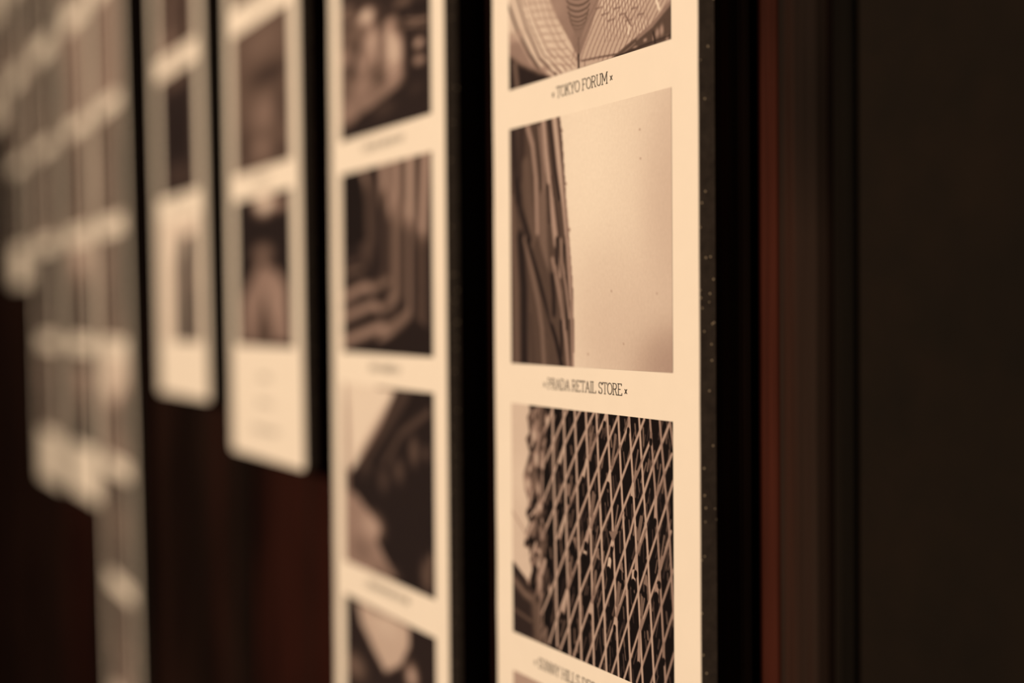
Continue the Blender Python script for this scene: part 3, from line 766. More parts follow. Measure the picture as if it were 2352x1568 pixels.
  ('S',0.3,1.08,0.06,0.36,0.231,0.361,0.272),
  ('S',0.46,0.84,0.06,0.346,1.102,0.356,1.164),
  ('S',0.38,1.55,0.06,0.343,0.54,0.353,0.606),
  ('S',0.3,1.18,0.06,0.351,0.29,0.352,0.345),
  ('S',0.38,1.06,0.06,0.764,0.392,0.769,0.459),
  ('S',0.38,1.1,0.06,0.393,0.459,0.395,0.536),
  ('S',0.38,0.54,0.06,0.801,0.048,0.772,0.12),
  ('S',0.22,1.05,0.06,0.914,0.234,0.899,0.3),
  ('S',0.22,0.91,0.06,0.677,0.148,0.68,0.19),
  ('S',0.46,1.52,0.06,0.509,0.084,0.511,0.111),
  ('S',0.22,1.13,0.06,0.573,0.047,0.561,0.075),
  ('S',0.22,0.69,0.06,0.93,0.451,0.933,0.478),
  ('S',0.38,1.35,0.06,0.242,0.642,0.221,0.69),
  ('S',0.22,0.9,0.06,0.964,0.406,0.958,0.434),
  ('S',0.46,0.78,0.06,0.302,0.732,0.312,0.797),
  ('S',0.3,1.21,0.06,0.486,0.475,0.452,0.555),
  ('S',0.3,0.7,0.06,0.99,0.077,0.977,0.136),
  ('S',0.46,0.66,0.06,0.87,0.485,0.858,0.517),
  ('S',0.38,0.72,0.06,0.678,0.802,0.683,0.861),
  ('S',0.22,0.66,0.06,0.739,0.435,0.74,0.48),
  ('S',0.46,1.32,0.06,0.395,0.757,0.363,0.834),
  ('S',0.38,1.25,0.06,0.342,0.179,0.346,0.208),
  ('S',0.38,0.85,0.06,0.906,0.115,0.88,0.179),
  ('S',0.22,0.82,0.06,0.441,0.375,0.442,0.402),
  ('S',0.38,1.3,0.06,0.239,0.657,0.247,0.711),
  ('S',0.46,1.04,0.06,0.273,0.323,0.278,0.381),
  ('S',0.22,0.8,0.06,0.845,0.249,0.832,0.283),
  ('S',0.46,1.47,0.06,0.355,1.066,0.359,1.115),
  ('S',0.38,1.15,0.06,0.711,0.444,0.712,0.52),
  ('S',0.22,1.02,0.06,0.725,0.788,0.729,0.819),
  ('S',0.22,0.92,0.06,0.627,0.463,0.616,0.51),
  ('S',0.3,1.3,0.06,0.329,0.22,0.331,0.306),
  ('S',0.38,1.33,0.06,0.565,0.086,0.553,0.135),
  ('S',0.38,1.04,0.06,0.403,0.248,0.404,0.276),
  ('S',0.46,1.34,0.06,0.482,0.781,0.483,0.828),
  ('S',0.3,0.74,0.06,0.807,0.866,0.784,0.925),
  ('S',0.46,1.28,0.06,0.615,0.173,0.607,0.208),
  ('S',0.22,0.95,0.06,0.932,0.415,0.916,0.455),
  ('S',0.3,0.56,0.06,0.789,0.585,0.79,0.634),
  ('S',0.38,0.56,0.06,0.918,0.934,0.904,0.971),
  ('S',0.22,0.61,0.06,0.663,0.9,0.667,0.931),
  ('S',0.3,1.43,0.06,0.275,0.209,0.287,0.288),
  ('S',0.46,1.42,0.06,0.322,0.424,0.313,0.461),
  ('S',0.3,1.33,0.06,0.344,1.066,0.345,1.107),
  ('S',0.46,1.05,0.06,0.903,0.632,0.889,0.7),
  ('S',0.3,0.78,0.06,0.573,0.68,0.582,0.741),
  ('S',0.3,1.06,0.06,0.701,0.711,0.669,0.792),
  ('S',0.46,0.76,0.06,0.982,0.105,0.983,0.161),
  ('S',0.46,1.46,0.06,0.35,0.313,0.343,0.338),
  ('S',0.22,0.93,0.06,0.82,0.669,0.824,0.716),
  ('S',0.46,0.86,0.06,0.53,1.043,0.535,1.109),
  ('S',0.46,0.71,0.06,0.692,0.89,0.692,0.932),
  ('S',0.46,0.79,0.06,0.583,0.444,0.565,0.52),
  ('S',0.22,0.99,0.06,0.878,0.026,0.866,0.079),
  ('S',0.3,0.82,0.06,0.717,0.064,0.726,0.128),
  ('S',0.22,0.94,0.06,0.9,0.728,0.884,0.771),
  ('S',0.46,0.69,0.06,0.911,0.629,0.914,0.654),
  ('S',0.22,1.51,0.06,0.484,0.443,0.485,0.504),
  ('S',0.38,0.64,0.06,0.649,0.896,0.651,0.968),
  ('S',0.22,1.5,0.06,0.543,0.422,0.548,0.454),
  ('S',0.22,1.15,0.06,0.913,0.305,0.915,0.332),
  ('S',0.3,1.18,0.06,0.642,0.009,0.607,0.092),
  ('S',0.38,1.08,0.06,0.488,0.481,0.49,0.559),
  ('S',0.3,1.28,0.06,0.302,0.569,0.315,0.648),
  ('S',0.38,1.39,0.06,0.567,0.431,0.571,0.462),
  ('S',0.22,0.77,0.06,0.486,0.378,0.488,0.439),
  ('S',0.22,0.54,0.06,0.596,0.754,0.584,0.782),
  ('S',0.22,1.0,0.06,0.29,0.703,0.279,0.748),
  ('S',0.46,1.4,0.06,0.475,0.739,0.476,0.795),
  ('S',0.38,1.29,0.06,0.728,0.841,0.733,0.872),
  ('S',0.22,1.05,0.06,0.299,0.488,0.302,0.529),
  ('S',0.46,0.79,0.06,0.898,0.947,0.899,0.975),
  ('S',0.38,0.91,0.06,0.373,1.083,0.377,1.107),
  ('S',0.22,0.8,0.06,0.732,0.416,0.74,0.473),
  ('S',0.46,1.41,0.06,0.246,0.93,0.228,1.003),
  ('S',0.38,0.62,0.06,0.772,-0.011,0.772,0.018),
  ('S',0.22,0.67,0.06,0.512,0.355,0.478,0.436),
  ('S',0.38,1.35,0.06,0.248,0.539,0.239,0.579),
  ('S',0.3,0.62,0.06,0.414,0.489,0.402,0.517),
  ('S',0.38,1.04,0.06,0.79,0.083,0.758,0.16),
  ('S',0.46,0.68,0.06,0.446,0.17,0.428,0.212),
  ('S',0.46,1.23,0.06,0.805,0.458,0.807,0.48),
  ('S',0.3,0.81,0.06,0.896,0.68,0.898,0.743),
  ('S',0.22,0.95,0.06,0.699,0.26,0.701,0.285),
  ('S',0.3,1.58,0.06,0.331,0.083,0.335,0.123),
  ('S',0.38,1.03,0.06,0.627,0.855,0.628,0.923),
  ('S',0.38,1.01,0.06,0.526,0.267,0.527,0.304),
  ('S',0.38,0.53,0.06,0.78,0.566,0.765,0.602),
  ('S',0.38,1.32,0.06,0.428,0.406,0.412,0.473),
  ('S',0.46,0.87,0.06,0.339,0.842,0.34,0.876),
  ('S',0.3,1.1,0.06,0.595,0.299,0.595,0.337),
  ('S',0.46,1.28,0.06,0.862,0.608,0.867,0.667),
  ('S',0.3,0.93,0.06,0.998,-0.039,0.993,-0.017),
  ('S',0.38,0.73,0.06,0.492,0.284,0.494,0.336),
  ('S',0.22,1.18,0.06,0.598,0.569,0.582,0.606),
  ('S',0.38,0.94,0.06,0.378,0.595,0.369,0.633),
  ('S',0.3,0.46,0.06,0.942,0.029,0.925,0.071),
  ('S',0.38,0.69,0.06,0.423,0.295,0.435,0.373),
  ('S',0.22,1.32,0.06,0.552,1.027,0.559,1.073),
  ('S',0.38,0.75,0.06,0.97,0.549,0.97,0.572),
  ('S',0.3,1.29,0.06,0.781,0.337,0.782,0.394),
  ('S',0.22,0.71,0.06,0.795,0.683,0.78,0.749),
  ('S',0.46,0.8,0.06,0.988,0.354,0.977,0.403),
  ('S',0.38,1.1,0.06,0.632,0.637,0.623,0.676),
  ('S',0.46,1.14,0.06,0.417,0.148,0.422,0.179),
  ('S',0.3,1.31,0.06,0.852,0.822,0.856,0.851),
  ('S',0.46,1.27,0.06,0.862,0.787,0.865,0.812),
  ('S',0.38,1.06,0.06,0.962,0.691,0.967,0.73),
  ('S',0.38,0.53,0.06,0.98,0.43,0.981,0.478),
  ('S',0.3,0.56,0.06,0.974,0.26,0.954,0.312),
  ('S',0.46,0.95,0.06,0.954,0.222,0.945,0.261),
  ('S',0.46,0.79,0.06,0.689,0.902,0.693,0.952),
  ('S',0.3,0.84,0.06,0.538,-0.021,0.53,0.01),
  ('S',0.38,0.56,0.06,0.836,0.909,0.827,0.954),
  ('S',0.22,0.69,0.06,0.688,0.231,0.693,0.285),
  ('S',0.3,0.73,0.06,0.856,0.062,0.845,0.11),
  ('S',0.46,0.5,0.06,0.967,-0.009,0.977,0.062),
  ('S',0.22,0.52,0.06,0.44,1.07,0.409,1.148),
  ('S',0.38,1.41,0.06,0.486,0.487,0.466,0.571),
  ('S',0.22,0.95,0.06,0.684,0.286,0.688,0.312),
  ('S',0.22,0.85,0.06,0.483,1.013,0.488,1.064),
  ('S',0.46,1.05,0.06,0.584,0.086,0.585,0.123),
  ('S',0.3,0.67,0.06,0.77,0.65,0.774,0.702),
  ('S',0.46,0.87,0.06,0.25,0.136,0.226,0.189),
  ('S',0.3,1.33,0.06,0.426,0.331,0.413,0.387),
  ('S',0.38,1.43,0.06,0.632,0.044,0.632,0.072),
  ('S',0.3,0.53,0.06,0.586,0.69,0.563,0.746),
  ('S',0.38,0.73,0.06,0.578,0.868,0.564,0.931),
  ('S',0.46,1.25,0.06,0.275,0.587,0.281,0.622),
  ('S',0.46,0.6,0.06,0.908,0.394,0.91,0.424),
  ('S',0.3,0.64,0.06,0.62,0.049,0.624,0.099),
  ('S',0.22,1.31,0.06,0.461,0.699,0.463,0.779),
  ('S',0.46,0.95,0.06,0.535,0.823,0.546,0.896),
  ('S',0.3,1.32,0.06,0.453,0.434,0.455,0.517),
  ('S',0.3,1.06,0.06,0.958,-0.02,0.929,0.053),
  ('S',0.46,1.25,0.06,0.583,0.534,0.549,0.618),
  ('S',0.38,1.46,0.06,0.538,0.403,0.547,0.459),
  ('S',0.46,0.91,0.06,0.521,0.424,0.524,0.464),
  ('S',0.38,0.86,0.06,0.417,0.972,0.429,1.049),
  ('S',0.3,1.06,0.06,0.747,0.332,0.751,0.372),
  ('S',0.3,1.4,0.06,0.643,0.484,0.652,0.545),
  ('S',0.22,1.29,0.06,0.589,0.817,0.591,0.896),
  ('S',0.22,1.05,0.06,0.802,0.157,0.792,0.204),
  ('S',0.38,1.15,0.06,0.695,0.695,0.666,0.77),
  ('S',0.3,1.09,0.06,0.778,0.872,0.778,0.9),
  ('S',0.38,1.1,0.06,0.828,0.657,0.834,0.734),
  ('S',0.46,0.91,0.06,0.4,0.424,0.401,0.458),
  ('S',0.38,0.84,0.06,0.728,0.726,0.731,0.767),
  ('S',0.3,0.69,0.06,0.984,0.59,0.985,0.637),
  ('S',0.46,1.63,0.06,0.292,0.119,0.293,0.18),
  ('S',0.46,0.6,0.06,0.729,0.846,0.74,0.924),
  ('S',0.22,1.27,0.06,0.72,0.298,0.725,0.358),
  ('S',0.22,0.8,0.06,0.991,0.716,0.979,0.775),
  ('S',0.3,1.08,0.06,0.939,0.017,0.939,0.053),
  ('S',0.46,1.15,0.06,0.555,0.118,0.538,0.189),
  ('S',0.3,1.09,0.06,0.463,-0.014,0.448,0.048),
  ('S',0.3,0.53,0.06,0.927,0.45,0.907,0.503),
  ('S',0.22,1.15,0.06,0.63,0.359,0.639,0.42),
  ('S',0.46,1.02,0.06,0.739,0.384,0.722,0.425),
  ('S',0.46,1.06,0.06,0.569,1.033,0.577,1.089),
  ('S',0.22,1.22,0.06,0.876,0.281,0.881,0.322),
  ('S',0.3,1.13,0.06,0.241,0.61,0.203,0.698),
  ('S',0.46,1.34,0.06,0.805,0.413,0.808,0.443),
  ('S',0.22,1.04,0.06,0.513,0.4,0.499,0.434),
  ('S',0.46,1.21,0.06,0.656,0.047,0.667,0.122),
  ('S',0.22,1.33,0.06,0.52,0.241,0.509,0.288),
  ('S',0.46,0.69,0.06,0.919,0.626,0.924,0.662),
  ('S',0.22,0.66,0.06,0.72,0.956,0.706,1.017),
  ('S',0.38,0.96,0.06,0.744,0.014,0.746,0.036),
  ('S',0.3,1.09,0.06,0.635,0.447,0.638,0.474),
  ('S',0.38,1.07,0.06,0.658,0.797,0.633,0.861),
  ('S',0.3,1.08,0.06,0.31,0.122,0.272,0.206),
  ('S',0.22,0.95,0.06,0.9,0.651,0.883,0.698),
  ('S',0.46,1.02,0.06,0.798,0.438,0.801,0.475),
  ('S',0.22,1.23,0.06,0.43,0.198,0.409,0.282),
  ('S',0.46,0.78,0.06,0.551,0.485,0.557,0.549),
  ('S',0.3,0.92,0.06,0.413,0.588,0.4,0.641),
  ('S',0.38,1.26,0.06,0.917,0.124,0.921,0.175),
  ('S',0.3,1.31,0.06,0.527,0.88,0.534,0.961),
  ('S',0.3,1.14,0.06,0.809,0.457,0.78,0.531),
  ('S',0.22,1.11,0.06,0.964,0.487,0.947,0.568),
  ('S',0.38,0.54,0.06,0.982,0.067,0.984,0.094),
  ('S',0.3,1.02,0.06,0.589,0.877,0.601,0.956),
  ('S',0.3,1.17,0.06,0.674,0.239,0.68,0.306),
  ('S',0.3,0.91,0.06,0.59,0.008,0.595,0.047),
  ('S',0.38,1.13,0.06,0.709,-0.028,0.71,0.022),
  ('S',0.46,0.87,0.06,0.78,0.577,0.791,0.655),
  ('S',0.46,1.18,0.06,0.845,0.037,0.846,0.1),
  ('S',0.22,0.83,0.06,0.407,0.457,0.389,0.5),
  ('S',0.22,1.34,0.06,0.586,0.367,0.565,0.454),
  ('S',0.3,0.52,0.06,0.847,0.218,0.814,0.3),
  ('S',0.38,1.25,0.06,0.543,0.055,0.545,0.134),
  ('S',0.38,0.85,0.06,0.815,0.23,0.822,0.275),
  ('S',0.3,0.58,0.06,0.941,0.38,0.914,0.451),
  ('S',0.38,0.81,0.06,0.697,0.788,0.689,0.826),
  ('S',0.3,0.83,0.06,0.609,0.418,0.611,0.496),
  ('S',0.22,1.24,0.06,0.516,0.527,0.521,0.56),
  ('S',0.46,0.65,0.06,0.74,0.602,0.741,0.674),
  ('S',0.3,0.52,0.06,0.922,0.244,0.925,0.266),
  ('S',0.3,1.3,0.06,0.643,0.039,0.633,0.083),
  ('S',0.46,1.11,0.06,0.6,-0.016,0.585,0.018),
  ('S',0.38,0.76,0.06,0.518,0.647,0.499,0.729),
  ('S',0.38,0.93,0.06,0.43,0.999,0.422,1.034),
  ('S',0.22,1.29,0.06,0.744,0.702,0.755,0.779),
  ('S',0.38,1.31,0.06,0.369,0.866,0.341,0.935),
  ('S',0.22,0.76,0.06,0.399,0.769,0.4,0.817),
  ('S',0.46,1.18,0.06,0.593,0.724,0.578,0.759),
  ('S',0.46,0.67,0.06,0.759,0.028,0.744,0.093),
  ('S',0.3,1.13,0.06,0.78,0.325,0.781,0.374),
  ('S',0.22,0.6,0.06,0.465,0.052,0.432,0.128),
  ('S',0.46,1.42,0.06,0.442,0.933,0.448,0.969),
  ('S',0.46,0.61,0.06,0.276,0.959,0.265,1.007),
  ('S',0.38,1.19,0.06,0.997,0.711,0.999,0.733),
  ('S',0.46,0.74,0.06,0.722,0.573,0.723,0.621),
  ('S',0.3,1.0,0.06,0.294,0.621,0.303,0.682),
  ('S',0.3,1.4,0.06,0.593,0.202,0.596,0.245),
  ('S',0.46,1.17,0.06,0.396,0.574,0.398,0.602),
  ('S',0.38,0.96,0.06,0.467,0.565,0.474,0.647),
  ('S',0.46,0.52,0.06,0.985,0.501,0.972,0.535),
  ('S',0.22,0.76,0.06,0.766,0.554,0.749,0.631),
  ('S',0.3,1.0,0.06,0.326,0.974,0.339,1.059),
  ('S',0.3,1.06,0.06,0.561,0.241,0.569,0.297),
  ('S',0.38,0.9,0.06,0.757,0.657,0.758,0.726),
  ('S',0.38,0.67,0.06,0.768,0.002,0.769,0.029),
  ('S',0.46,0.98,0.06,0.861,0.165,0.832,0.238),
  ('S',0.3,0.75,0.06,0.519,0.143,0.498,0.192),
  ('S',0.22,0.64,0.06,0.488,0.459,0.469,0.54),
  ('S',0.38,1.19,0.06,0.255,0.676,0.256,0.729),
  ('S',0.22,0.76,0.06,0.53,0.417,0.533,0.442),
  ('S',0.3,0.61,0.06,0.543,0.841,0.523,0.891),
  ('S',0.38,1.18,0.06,0.881,0.155,0.882,0.185),
  ('S',0.3,0.66,0.06,0.955,0.874,0.949,0.9),
  ('S',0.3,1.37,0.06,0.326,0.988,0.327,1.034),
  ('S',0.46,1.17,0.06,0.797,0.206,0.798,0.265),
  ('S',0.3,1.44,0.06,0.641,0.702,0.642,0.737),
  ('S',0.3,1.24,0.06,0.842,0.572,0.843,0.637),
  ('S',0.38,0.92,0.06,0.67,0.414,0.662,0.449),
  ('S',0.38,1.4,0.06,0.605,0.642,0.613,0.7),
  ('S',0.3,0.61,0.06,0.921,0.727,0.907,0.793),
  ('S',0.3,1.04,0.06,0.925,0.801,0.918,0.833),
  ('S',0.5,1.68,0.04,0.291,0.016,0.23,0.118),
  ('S',0.74,1.21,0.04,0.291,0.016,0.23,0.118),
  ('S',0.5,1.58,0.04,0.395,0.001,0.229,0.249),
  ('S',0.74,1.14,0.04,0.395,0.001,0.229,0.249),
  ('S',0.5,1.49,0.04,0.479,-0.002,0.381,0.136,0.227,0.396),
  ('S',0.74,1.08,0.04,0.479,-0.002,0.381,0.136,0.227,0.396),
  ('S',0.5,1.57,0.04,0.564,-0.002,0.45,0.168,0.373,0.299,0.307,0.408,0.218,0.552),
  ('S',0.74,1.13,0.04,0.564,-0.002,0.45,0.168,0.373,0.299,0.307,0.408,0.218,0.552),
  ('S',0.5,1.5,0.04,0.637,0.002,0.583,0.086,0.526,0.187,0.448,0.313,0.384,0.416,0.305,0.564),
  ('S',0.74,1.08,0.04,0.637,0.002,0.583,0.086,0.526,0.187,0.448,0.313,0.384,0.416,0.305,0.564),
  ('S',0.5,1.53,0.04,0.707,0.0,0.585,0.214,0.453,0.448,0.395,0.548,0.308,0.71,0.213,0.872),
  ('S',0.74,1.1,0.04,0.707,0.0,0.585,0.214,0.453,0.448,0.395,0.548,0.308,0.71,0.213,0.872),
  ('S',0.5,1.5,0.04,0.765,0.032,0.715,0.121,0.657,0.217,0.587,0.347,0.532,0.451,0.455,0.605,0.388,0.728,0.305,0.89,0.262,0.982),
  ('S',0.74,1.08,0.04,0.765,0.032,0.715,0.121,0.657,0.217,0.587,0.347,0.532,0.451,0.455,0.605,0.388,0.728,0.305,0.89,0.262,0.982),
  ('S',0.5,1.53,0.04,0.851,0.004,0.78,0.133,0.662,0.358,0.603,0.462,0.533,0.613,0.465,0.735,0.395,0.88,0.337,0.99),
  ('S',0.74,1.1,0.04,0.851,0.004,0.78,0.133,0.662,0.358,0.603,0.462,0.533,0.613,0.465,0.735,0.395,0.88,0.337,0.99),
  ('S',0.5,1.49,0.04,0.884,0.079,0.79,0.245,0.729,0.356,0.672,0.473,0.604,0.621,0.544,0.737,0.47,0.889,0.426,0.994),
  ('S',0.74,1.07,0.04,0.884,0.079,0.79,0.245,0.729,0.356,0.672,0.473,0.604,0.621,0.544,0.737,0.47,0.889,0.426,0.994),
  ('S',0.5,1.51,0.04,0.983,0.01,0.896,0.17,0.849,0.273,0.789,0.383,0.773,0.431,0.678,0.632,0.611,0.774,0.502,1.0),
  ('S',0.74,1.09,0.04,0.983,0.01,0.896,0.17,0.849,0.273,0.789,0.383,0.773,0.431,0.678,0.632,0.611,0.774,0.502,1.0),
  ('S',0.5,1.41,0.04,0.995,0.117,0.957,0.188,0.911,0.282,0.858,0.383,0.805,0.508,0.744,0.64,0.688,0.771,0.583,1.005),
  ('S',0.74,1.01,0.04,0.995,0.117,0.957,0.188,0.911,0.282,0.858,0.383,0.805,0.508,0.744,0.64,0.688,0.771,0.583,1.005),
  ('S',0.5,1.37,0.04,1.001,0.213,0.966,0.299,0.92,0.406,0.809,0.659,0.749,0.79,0.655,1.007),
  ('S',0.74,0.98,0.04,1.001,0.213,0.966,0.299,0.92,0.406,0.809,0.659,0.749,0.79,0.655,1.007),
  ('S',0.5,1.32,0.04,0.988,0.394,0.934,0.537,0.882,0.65,0.818,0.79,0.727,1.005),
  ('S',0.74,0.95,0.04,0.988,0.394,0.934,0.537,0.882,0.65,0.818,0.79,0.727,1.005),
  ('S',0.5,1.34,0.04,0.999,0.531,0.933,0.681,0.881,0.807,0.801,0.991),
  ('S',0.64,0.96,0.04,0.999,0.531,0.933,0.681,0.881,0.807,0.801,0.991),
  ('S',0.5,1.3,0.04,1.0,0.676,0.947,0.808,0.874,0.983),
  ('S',0.64,0.94,0.04,1.0,0.676,0.947,0.808,0.874,0.983),
  ('S',0.5,1.29,0.04,1.001,0.828,0.951,0.957),
  ('S',0.64,0.93,0.04,1.001,0.828,0.951,0.957),
  ('S',0.64,1.77,0.04,0.221,0.001,0.221,0.307,0.211,0.689,0.191,0.98),
  ('S',0.75,1.73,0.04,0.295,-0.0,0.3,0.276,0.308,0.536,0.317,0.979),
  ('S',0.75,1.68,0.04,0.37,0.002,0.378,0.286,0.383,0.531,0.399,0.993),
  ('S',0.75,1.63,0.04,0.442,0.001,0.452,0.238,0.461,0.525,0.474,0.997),
  ('S',0.75,1.59,0.04,0.512,-0.0,0.525,0.268,0.538,0.473,0.552,1.002),
  ('S',0.75,1.54,0.04,0.577,-0.001,0.589,0.24,0.603,0.485,0.628,1.003),
  ('S',0.75,1.5,0.04,0.641,-0.002,0.656,0.221,0.672,0.454,0.7,1.013),
  ('S',0.75,1.46,0.04,0.706,0.0,0.72,0.235,0.736,0.461,0.771,1.014),
  ('S',0.75,1.42,0.04,0.768,0.006,0.787,0.245,0.802,0.472,0.835,0.995),
  ('S',0.75,1.39,0.04,0.823,0.002,0.843,0.245,0.862,0.447,0.896,0.963),
  ('S',0.64,1.35,0.04,0.882,0.005,0.906,0.247,0.92,0.429,0.956,0.959),
  ('S',0.64,1.32,0.04,0.933,0.004,0.957,0.219,0.978,0.384,1.0,0.704),
  ('S',0.64,1.29,0.04,0.986,0.003,1.005,0.102,1.012,0.171),
  ('S',0.58,1.05,0.04,0.532,0.186,0.586,0.081),
  ('S',0.5,1.06,0.04,0.528,0.187,0.557,0.057),
  ('S',0.6,1.46,0.04,0.53,0.183,0.544,0.143),
  ('S',0.58,1.0,0.04,0.664,0.217,0.716,0.115),
  ('S',0.5,1.0,0.04,0.661,0.217,0.688,0.091),
  ('S',0.6,1.39,0.04,0.662,0.213,0.676,0.175),
  ('S',0.58,0.95,0.04,0.793,0.244,0.842,0.144),
  ('S',0.5,0.95,0.04,0.79,0.245,0.816,0.122),
  ('S',0.6,1.32,0.04,0.791,0.241,0.805,0.203),
  ('S',0.58,0.91,0.04,0.916,0.281,0.962,0.184),
  ('S',0.5,0.9,0.04,0.913,0.282,0.937,0.162),
  ('S',0.6,1.25,0.04,0.914,0.278,0.926,0.241),
  ('S',0.58,1.08,0.04,0.394,0.403,0.451,0.293),
  ('S',0.5,1.11,0.04,0.39,0.403,0.421,0.269),
  ('S',0.6,1.52,0.04,0.391,0.399,0.407,0.358),
  ('S',0.58,1.02,0.04,0.541,0.453,0.595,0.346),
  ('S',0.5,1.04,0.04,0.538,0.454,0.566,0.323),
  ('S',0.6,1.43,0.04,0.539,0.45,0.554,0.409),
  ('S',0.58,0.98,0.04,0.678,0.472,0.729,0.367),
  ('S',0.5,0.99,0.04,0.674,0.472,0.701,0.345),
  ('S',0.6,1.36,0.04,0.675,0.468,0.689,0.429),
  ('S',0.58,0.93,0.04,0.81,0.511,0.859,0.408),
  ('S',0.5,0.93,0.04,0.807,0.511,0.833,0.388),
  ('S',0.6,1.29,0.04,0.808,0.508,0.821,0.469),
  ('S',0.58,0.88,0.04,0.932,0.537,0.978,0.437),
  ('S',0.5,0.89,0.04,0.929,0.538,0.953,0.417),
  ('S',0.6,1.23,0.04,0.93,0.534,0.942,0.496),
  ('S',0.58,1.06,0.04,0.391,0.732,0.449,0.617),
  ('S',0.5,1.09,0.04,0.387,0.732,0.418,0.596),
  ('S',0.6,1.49,0.04,0.388,0.728,0.404,0.685),
  ('S',0.58,1.0,0.04,0.544,0.752,0.598,0.641),
  ('S',0.5,1.03,0.04,0.54,0.753,0.569,0.62),
  ('S',0.6,1.41,0.04,0.541,0.749,0.556,0.707),
  ('S',0.58,0.95,0.04,0.691,0.77,0.742,0.662),
  ('S',0.5,0.97,0.04,0.687,0.771,0.714,0.642),
  ('S',0.6,1.33,0.04,0.688,0.767,0.702,0.727),
  ('S',0.58,0.9,0.04,0.824,0.793,0.872,0.687),
  ('S',0.5,0.92,0.04,0.821,0.794,0.846,0.668),
  ('S',0.6,1.26,0.04,0.822,0.79,0.835,0.75),
  ('S',0.8,1.74,0.04,0.656,0.219,0.644,0.269),
  ('S',0.08,2.01,0.04,0.644,0.27,0.642,0.28),
  ('S',0.78,1.8,0.04,0.516,0.192,0.492,0.268),
  ('S',0.08,2.07,0.04,0.491,0.269,0.488,0.279),
  ('S',0.76,1.7,0.04,0.786,0.252,0.778,0.306),
  ('S',0.08,1.96,0.04,0.778,0.307,0.776,0.317),
  ('S',0.78,1.96,0.04,0.371,0.153,0.337,0.234),
  ('S',0.08,2.26,0.04,0.336,0.235,0.332,0.245),
  ('S',0.7,1.77,0.04,0.911,0.285,0.906,0.37),
  ('S',0.08,2.04,0.04,0.906,0.37,0.905,0.38),
  ('S',0.68,1.6,0.04,0.768,0.012,0.763,0.049),
  ('S',0.08,1.84,0.04,0.763,0.05,0.762,0.059),
  ('S',0.55,1.67,0.04,0.887,0.054,0.886,0.079),
  ('S',0.08,1.92,0.04,0.886,0.08,0.885,0.089),
  ('S',0.78,1.63,0.04,0.632,0.006,0.625,0.037),
  ('S',0.08,1.88,0.04,0.625,0.037,0.622,0.047),
  ('S',0.76,1.95,0.04,0.372,0.442,0.335,0.54),
  ('S',0.08,2.25,0.04,0.334,0.54,0.33,0.551),
  ('S',0.76,1.88,0.04,0.527,0.467,0.507,0.528),
  ('S',0.08,2.17,0.04,0.507,0.529,0.504,0.54),
  ('S',0.78,1.75,0.04,0.672,0.48,0.667,0.507),
  ('S',0.08,2.02,0.04,0.667,0.508,0.665,0.518),
  ('S',0.5,1.76,0.04,0.69,0.079,0.669,0.189),
  ('S',0.5,1.71,0.04,0.554,0.317,0.539,0.408),
  ('S',0.5,1.74,0.04,0.542,0.089,0.532,0.152),
  ('S',0.55,2.37,0.04,0.398,0.311,0.397,0.363),
  ('S',0.08,2.73,0.04,0.397,0.364,0.397,0.374),
  ('S',0.5,2.24,0.04,0.832,0.372,0.815,0.448),
  ('S',0.85,2.48,0.04,0.504,0.542,0.499,0.578),
  ('S',0.08,2.86,0.04,0.499,0.579,0.497,0.589),
  ('S',0.85,2.43,0.04,0.651,0.563,0.644,0.601),
  ('S',0.08,2.8,0.04,0.644,0.602,0.642,0.612),
  ('S',0.78,2.76,0.04,0.789,0.584,0.785,0.623),
  ('S',0.08,3.18,0.04,0.785,0.623,0.784,0.633),
  ('S',0.65,2.67,0.04,0.914,0.611,0.909,0.643),
  ('S',0.08,3.08,0.04,0.909,0.644,0.907,0.654),
  ('S',0.76,1.97,0.04,0.537,0.763,0.528,0.807),
  ('S',0.08,2.27,0.04,0.528,0.808,0.526,0.818),
  ('S',0.76,2.26,0.04,0.383,0.743,0.351,0.843),
  ('S',0.08,2.61,0.04,0.351,0.844,0.348,0.855),
  ('S',0.76,1.75,0.04,0.682,0.782,0.677,0.814),
  ('S',0.08,2.01,0.04,0.677,0.815,0.676,0.825),
  ('S',0.66,1.97,0.04,0.819,0.797,0.812,0.92),
  ('S',0.08,2.26,0.04,0.812,0.921,0.811,0.931),
  ('S',0.58,1.75,0.04,0.947,0.809,0.946,0.869),
  ('S',0.08,2.02,0.04,0.946,0.87,0.945,0.879),
  ('S',0.62,1.78,0.04,0.927,0.549,0.926,0.595),
  ('S',0.08,2.04,0.04,0.926,0.595,0.926,0.605),
  ('S',0.7,1.84,0.04,0.804,0.518,0.799,0.582),
  ('S',0.08,2.12,0.04,0.799,0.582,0.798,0.592),
  ('S',0.8,1.78,0.04,0.667,0.49,0.663,0.516),
  ('S',0.08,2.05,0.04,0.663,0.517,0.662,0.527),
  ('S',0.7,2.5,0.04,0.52,0.481,0.507,0.53),
  ('S',0.08,2.88,0.04,0.507,0.53,0.504,0.541),
  ('S',0.66,2.07,0.04,0.342,0.512,0.329,0.544),
  ('S',0.08,2.39,0.04,0.329,0.545,0.324,0.556),
  ('S',0.5,2.13,0.04,0.566,0.629,0.553,0.712),
  ('S',0.5,1.88,0.04,0.703,0.642,0.691,0.726),
  ('S',0.5,2.25,0.04,0.405,0.627,0.413,0.68),
  ('S',0.48,1.7,0.04,0.833,0.668,0.83,0.73),
  ('P',0.55,0,0.05,0.418,0.514,0.449,0.509,0.446,0.56,0.437,0.542),
  ('P',0.55,0,0.05,0.576,0.529,0.584,0.527,0.593,0.575,0.566,0.564),
  ('P',0.55,0,0.05,0.715,0.555,0.724,0.553,0.731,0.596,0.709,0.585),
